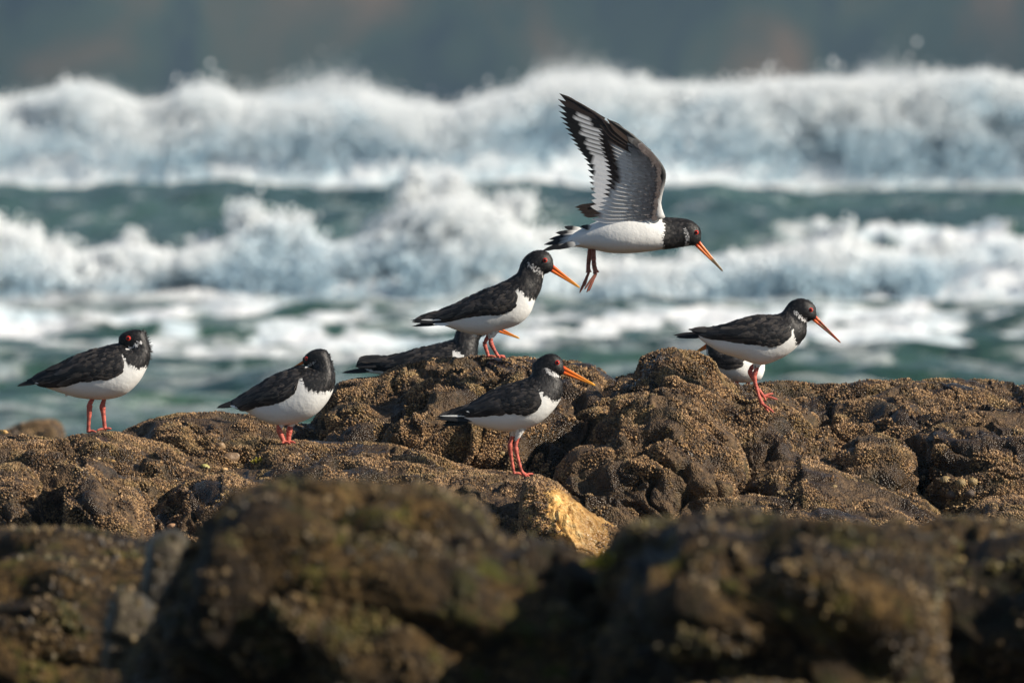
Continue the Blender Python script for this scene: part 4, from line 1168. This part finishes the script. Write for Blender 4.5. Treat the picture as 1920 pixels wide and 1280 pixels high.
def near_y(q): return -26 - 0.42 * (405 - q[1]) * 0.8
def far_y(q): return 26 + 0.42 * (405 - q[1]) * 0.9
def nw_col(f, t, q):
    if f < 0.16: return (0.06, 0.042, 0.034)
    band = 0.24 if f < 0.5 else max(0.0, 0.24 - 0.75 * (f - 0.5))
    band += 0.03 * math.sin(f * 61)
    if t > 1 - band + 0.06 * q: return jit((0.062, 0.040, 0.031), .2)
    if band > 0.02 and t > 1 - band - 0.06: return (0.30, 0.26, 0.24)
    return (0.80, 0.80, 0.80) if q < 0.6 else (0.52, 0.50, 0.49)
def fw_col(f, t, q):
    if f < 0.10: return DK
    jj = 0.05 * math.sin(f * 173.0)
    hi = 0.62 + jj + 0.2 * f if f < 0.5 else 0.72 + 0.5 * (f - 0.5)
    lo = 0.10 + 0.03 * math.sin(f * 97.0) + 0.25 * smooth(0.3, 0.1, f)
    wq = (q in (0, 0.5)) if f < 0.55 else True
    return ((0.80, 0.81, 0.83) if (f > 0.5 or q == 0) else (0.6, 0.6, 0.61)) if (lo < t < hi and wq) else jit(BLACK, .3)

fp = (Vector(froot.location))
nw = empty('near_wing', (0, 0, 0)); nw.name = 'wing'; nw.parent = froot
fw = empty('wing', (0, 0, 0)); fw.parent = froot
# far wing first
wing_feathers(z6((470, 225), (520, 300), (560, 400), (580, 500), (570, 600), (540, 740)),
              z6((210, 76), (202, 104), (204, 146), (207, 196), (232, 255), (262, 315), (298, 375), (345, 432), (368, 485), (378, 545), (386, 610), (392, 680), (385, 722)),
              21, far_y, fw_col, lambda f: 6.0 - 0.6 * f, fw, 'flight_feather', 1)
wing_feathers(z6((480, 700), (470, 760)), z6((298, 728), (345, 775)), 4, far_y, lambda f, t, q: jit(DK, .3), lambda f: 4.6, fw, 'tertial_feather', 1)
# near wing
wing_feathers(z6((725, 410), (770, 470), (785, 540), (770, 620), (760, 700), (740, 770)),
              z6((478, 220), (432, 262), (426, 320), (440, 385), (458, 440), (472, 500), (478, 545), (470, 600), (458, 655), (440, 705), (418, 750), (392, 795)),
              24, near_y, nw_col, lambda f: 8.0 - 1.0 * f, nw, 'flight_feather', -1)
bone(nw, z6((778, 790), (765, 700), (795, 580), (795, 520), (755, 450), (690, 380), (600, 300), (500, 235)), [12, 8, 6, 6, 4.5, 3.5, 2.6, 1.2], near_y,
     [c for k in range(22) for c in [tuple((0.62, 0.045)[0] * (1 - smooth(3, 7, k)) + 0.045 * smooth(3, 7, k) for _ in range(3))] * 10])
bone(fw, z6((640, 700), (600, 560), (590, 450), (540, 320), (440, 215), (330, 140), (230, 90)), [10, 7, 6, 5, 3.5, 2.6, 1.2], far_y, DK)
def coverts(parent, roots, tips, rows, per, yfun, c1, c2, Lf, yo):
    m_ = MB(); px0, py0 = flying['origin']
    Rr = polyline(roots, per); Tt = polyline(tips, per)
    for r_ in range(rows, -1, -1):
        for i in range(per):
            t = (r_ + random.uniform(-.25, .25)) / rows
            q = Rr[i] * (1 - t) + Tt[i] * t + np.array([random.uniform(-1, 1), random.uniform(-1, 1)])
            v = Tt[i] - Rr[i]
            d = Vector((v[0], 0.12 * (v[1]) * (1 if yo < 0 else -1), -v[1]))
            p = Vector((q[0] - px0, yfun(q) + yo * (1.6 - t), -(q[1] - py0)))
            cc = tuple(c1[k] * (1 - t) + c2[k] * t for k in range(3))
            if i < 5 and t > 0.3 and yo < 0: cc = tuple(x * (0.25 + 0.12 * i) for x in cc)
            d = d.normalized() + Vector((random.uniform(-.12, .12), 0, random.uniform(-.16, .16)))
            blade(m_, p, d, (0.12, -1 if yo < 0 else 1, 0), Lf * (0.6 + 0.6 * t) * random.uniform(.8, 1.2), Lf * 0.27, jit(cc, .07), curl=0.03, ridge=.03)
    o = link('wing_coverts', m_.mesh('wing_coverts', M['plumage'], fs_), parent); o['kind'] = 'stuff'
coverts(nw, z6((690, 395), (755, 440), (790, 500), (790, 570), (775, 660), (765, 785)), z6((640, 350), (640, 420), (640, 500), (630, 580), (600, 670), (540, 785)), 7, 26, near_y, (0.17, 0.14, 0.13), (0.66, 0.65, 0.64), 22, -5.0)

for o in bpy.data.objects:
    if o.name.startswith('near_wing'): o.name = 'wing'

# ------------------------------------------------------------------ limpets, pebbles, weed
def limpet_mesh(name, c1, c2, r=1.0):
    mb = MB(); seg = 36; vs = []; cs = []; fs = []
    rows = [(0.0, 1.0), (0.06, 0.97), (0.3, 0.78), (0.5, 0.5), (0.62, 0.22), (0.66, 0.0)]
    for (h, q) in rows:
        for k in range(seg):
            a = 2 * math.pi * k / seg
            rib = 1 + (0.07 if k % 3 == 0 else -0.03) * q
            vs.append((math.cos(a) * q * rib * r, math.sin(a) * q * rib * 0.86 * r, h * r))
            cs.append(c1 if k % 3 == 0 else c2)
    for i in range(len(rows) - 1):
        for k in range(seg):
            fs.append((i * seg + k, i * seg + (k + 1) % seg, (i + 1) * seg + (k + 1) % seg, (i + 1) * seg + k))
    mb.add(vs, fs, cs)
    return mb.mesh(name, M['shell'])
LM = limpet_mesh('limpet', (0.62, 0.43, 0.17), (0.17, 0.12, 0.06))
LMD = limpet_mesh('limpet', (0.16, 0.11, 0.08), (0.06, 0.045, 0.035))
for (px, py, r, dark, lab) in [(1772, 899, 11, 0, 'golden ribbed limpet shell, leftmost of the upper three in the dark hollow'), (1802, 905, 10.5, 0, 'golden ribbed limpet, middle of the upper three in the hollow'),
        (1824, 903, 10.5, 0, 'golden ribbed limpet, rightmost of the upper three in the hollow'), (1784, 927, 11, 1, 'dark limpet at the lower left of the cluster'), (1819, 925, 9.5, 1, 'dark limpet at the lower right of the cluster'),
        (1733, 886, 8.5, 1, 'lone dark limpet left of the cluster, below the round knob'), (1414, 908, 8, 1, 'dark limpet in the cleft below the walking bird'), (1564, 912, 6, 0, 'tiny pale limpet on the wet slab'),
        (942, 850, 5, 0, 'tiny limpet in the hollow left of the red legs')]:
    h = rock_hit(px, py)
    if h[0] is None: continue
    o = link('limpet', LMD if dark else LM)
    o.location = h[0]; n_ = h[1] if h[1].y < 0 else -h[1]
    n_ = (n_ + Vector((0, -0.25, 0.25))).normalized()
    o.rotation_euler = (Matrix.Rotation(random.uniform(0, 6), 4, 'Z') @ Matrix()).to_euler()
    o.rotation_mode = 'QUATERNION'; o.rotation_quaternion = n_.to_track_quat('Z', 'Y')
    s_ = r * 28.8 / FPX; o.scale = (s_, s_, s_)
    tag(o, lab, 'limpet', 'limpets clinging to the wet rock')

def pebble(px, py, r, c, lab, sq=0.6):
    h = rock_hit(px, py)
    if h[0] is None: return
    mb = MB(); sphere(mb, (0, 0, 0), 1.0, c, nu=22, nv=14)
    sd = random.uniform(0, 99)
    P = np.array([tuple(v) for v in mb.v]); d = 1 + 0.35 * fbm(P[:, 0] + sd, P[:, 1], P[:, 2], 1.1, 3)
    mb.v = [tuple(p) for p in (P * d[:, None] * np.array([1, 0.8, sq]))]
    mb.c = [jit(c, 0.2) for _ in mb.c]
    o = link('pebble', mb.mesh('pebble', M['shell'], r * 28.5 / FPX))
    o.location = h[0]; o.rotation_euler = (0, random.uniform(-.5, .5), random.uniform(0, 6))
    tag(o, lab, 'pebble', 'loose pebbles on the left shelf')
for a in [(185, 860, 5, (0.5, 0.33, 0.14), 'small tan pebble above the tilted boulder'), (212, 864, 5, (0.5, 0.3, 0.1), 'small orange pebble right of the tan one above the tilted boulder'),
          (385, 875, 9, (0.42, 0.38, 0.13), 'yellow green pebble on the left shelf left of the seaweed'), (421, 881, 9, (0.5, 0.3, 0.12), 'orange brown pebble right of the yellow green one'),
          (412, 838, 14, (0.30, 0.2, 0.11), 'brown stone resting below the left ridge'), (432, 860, 20, (0.26, 0.17, 0.10), 'largest loose brown stone beside the seaweed'),
          (8, 812, 9, (0.5, 0.3, 0.1), 'orange pebble at the left edge of the shelf'), (30, 812, 9, (0.36, 0.27, 0.2), 'grey brown pebble on the shelf edge next to the orange one'),
          (325, 988, 12, (0.45, 0.26, 0.14), 'pinkish knob of stone beside the lit boulder edge')]:
    pebble(*a)

def weed(px, py, n, L, lab):
    h = rock_hit(px, py)
    if h[0] is None: return
    r = empty('seaweed', h[0]); tag(r, lab, 'seaweed')
    m = MB()
    for i in range(n):
        a = random.uniform(-1.4, 1.4)
        d = Vector((math.sin(a), random.uniform(-0.8, 0.1), math.cos(a) * 0.8))
        blade(m, Vector((random.uniform(-1, 1) * L * .6, random.uniform(-.5, 0) * L * .6, 0)), d, (0, -1, 0.3), L * random.uniform(.5, 1.1), L * 0.13, jit(random.choice([(0.55, 0.45, 0.03), (0.30, 0.26, 0.03), (0.10, 0.09, 0.02)]), .2), curl=random.uniform(-.4, .6))
    o = link('frond', m.mesh('frond', M['weed'], 28.5 / FPX), r); o['kind'] = 'stuff'
weed(484, 868, 34, 13, 'yellow seaweed tuft below the sleeping bird')
weed(1140, 1062, 30, 26, 'yellow seaweed strand in the gap between the blurred boulders')
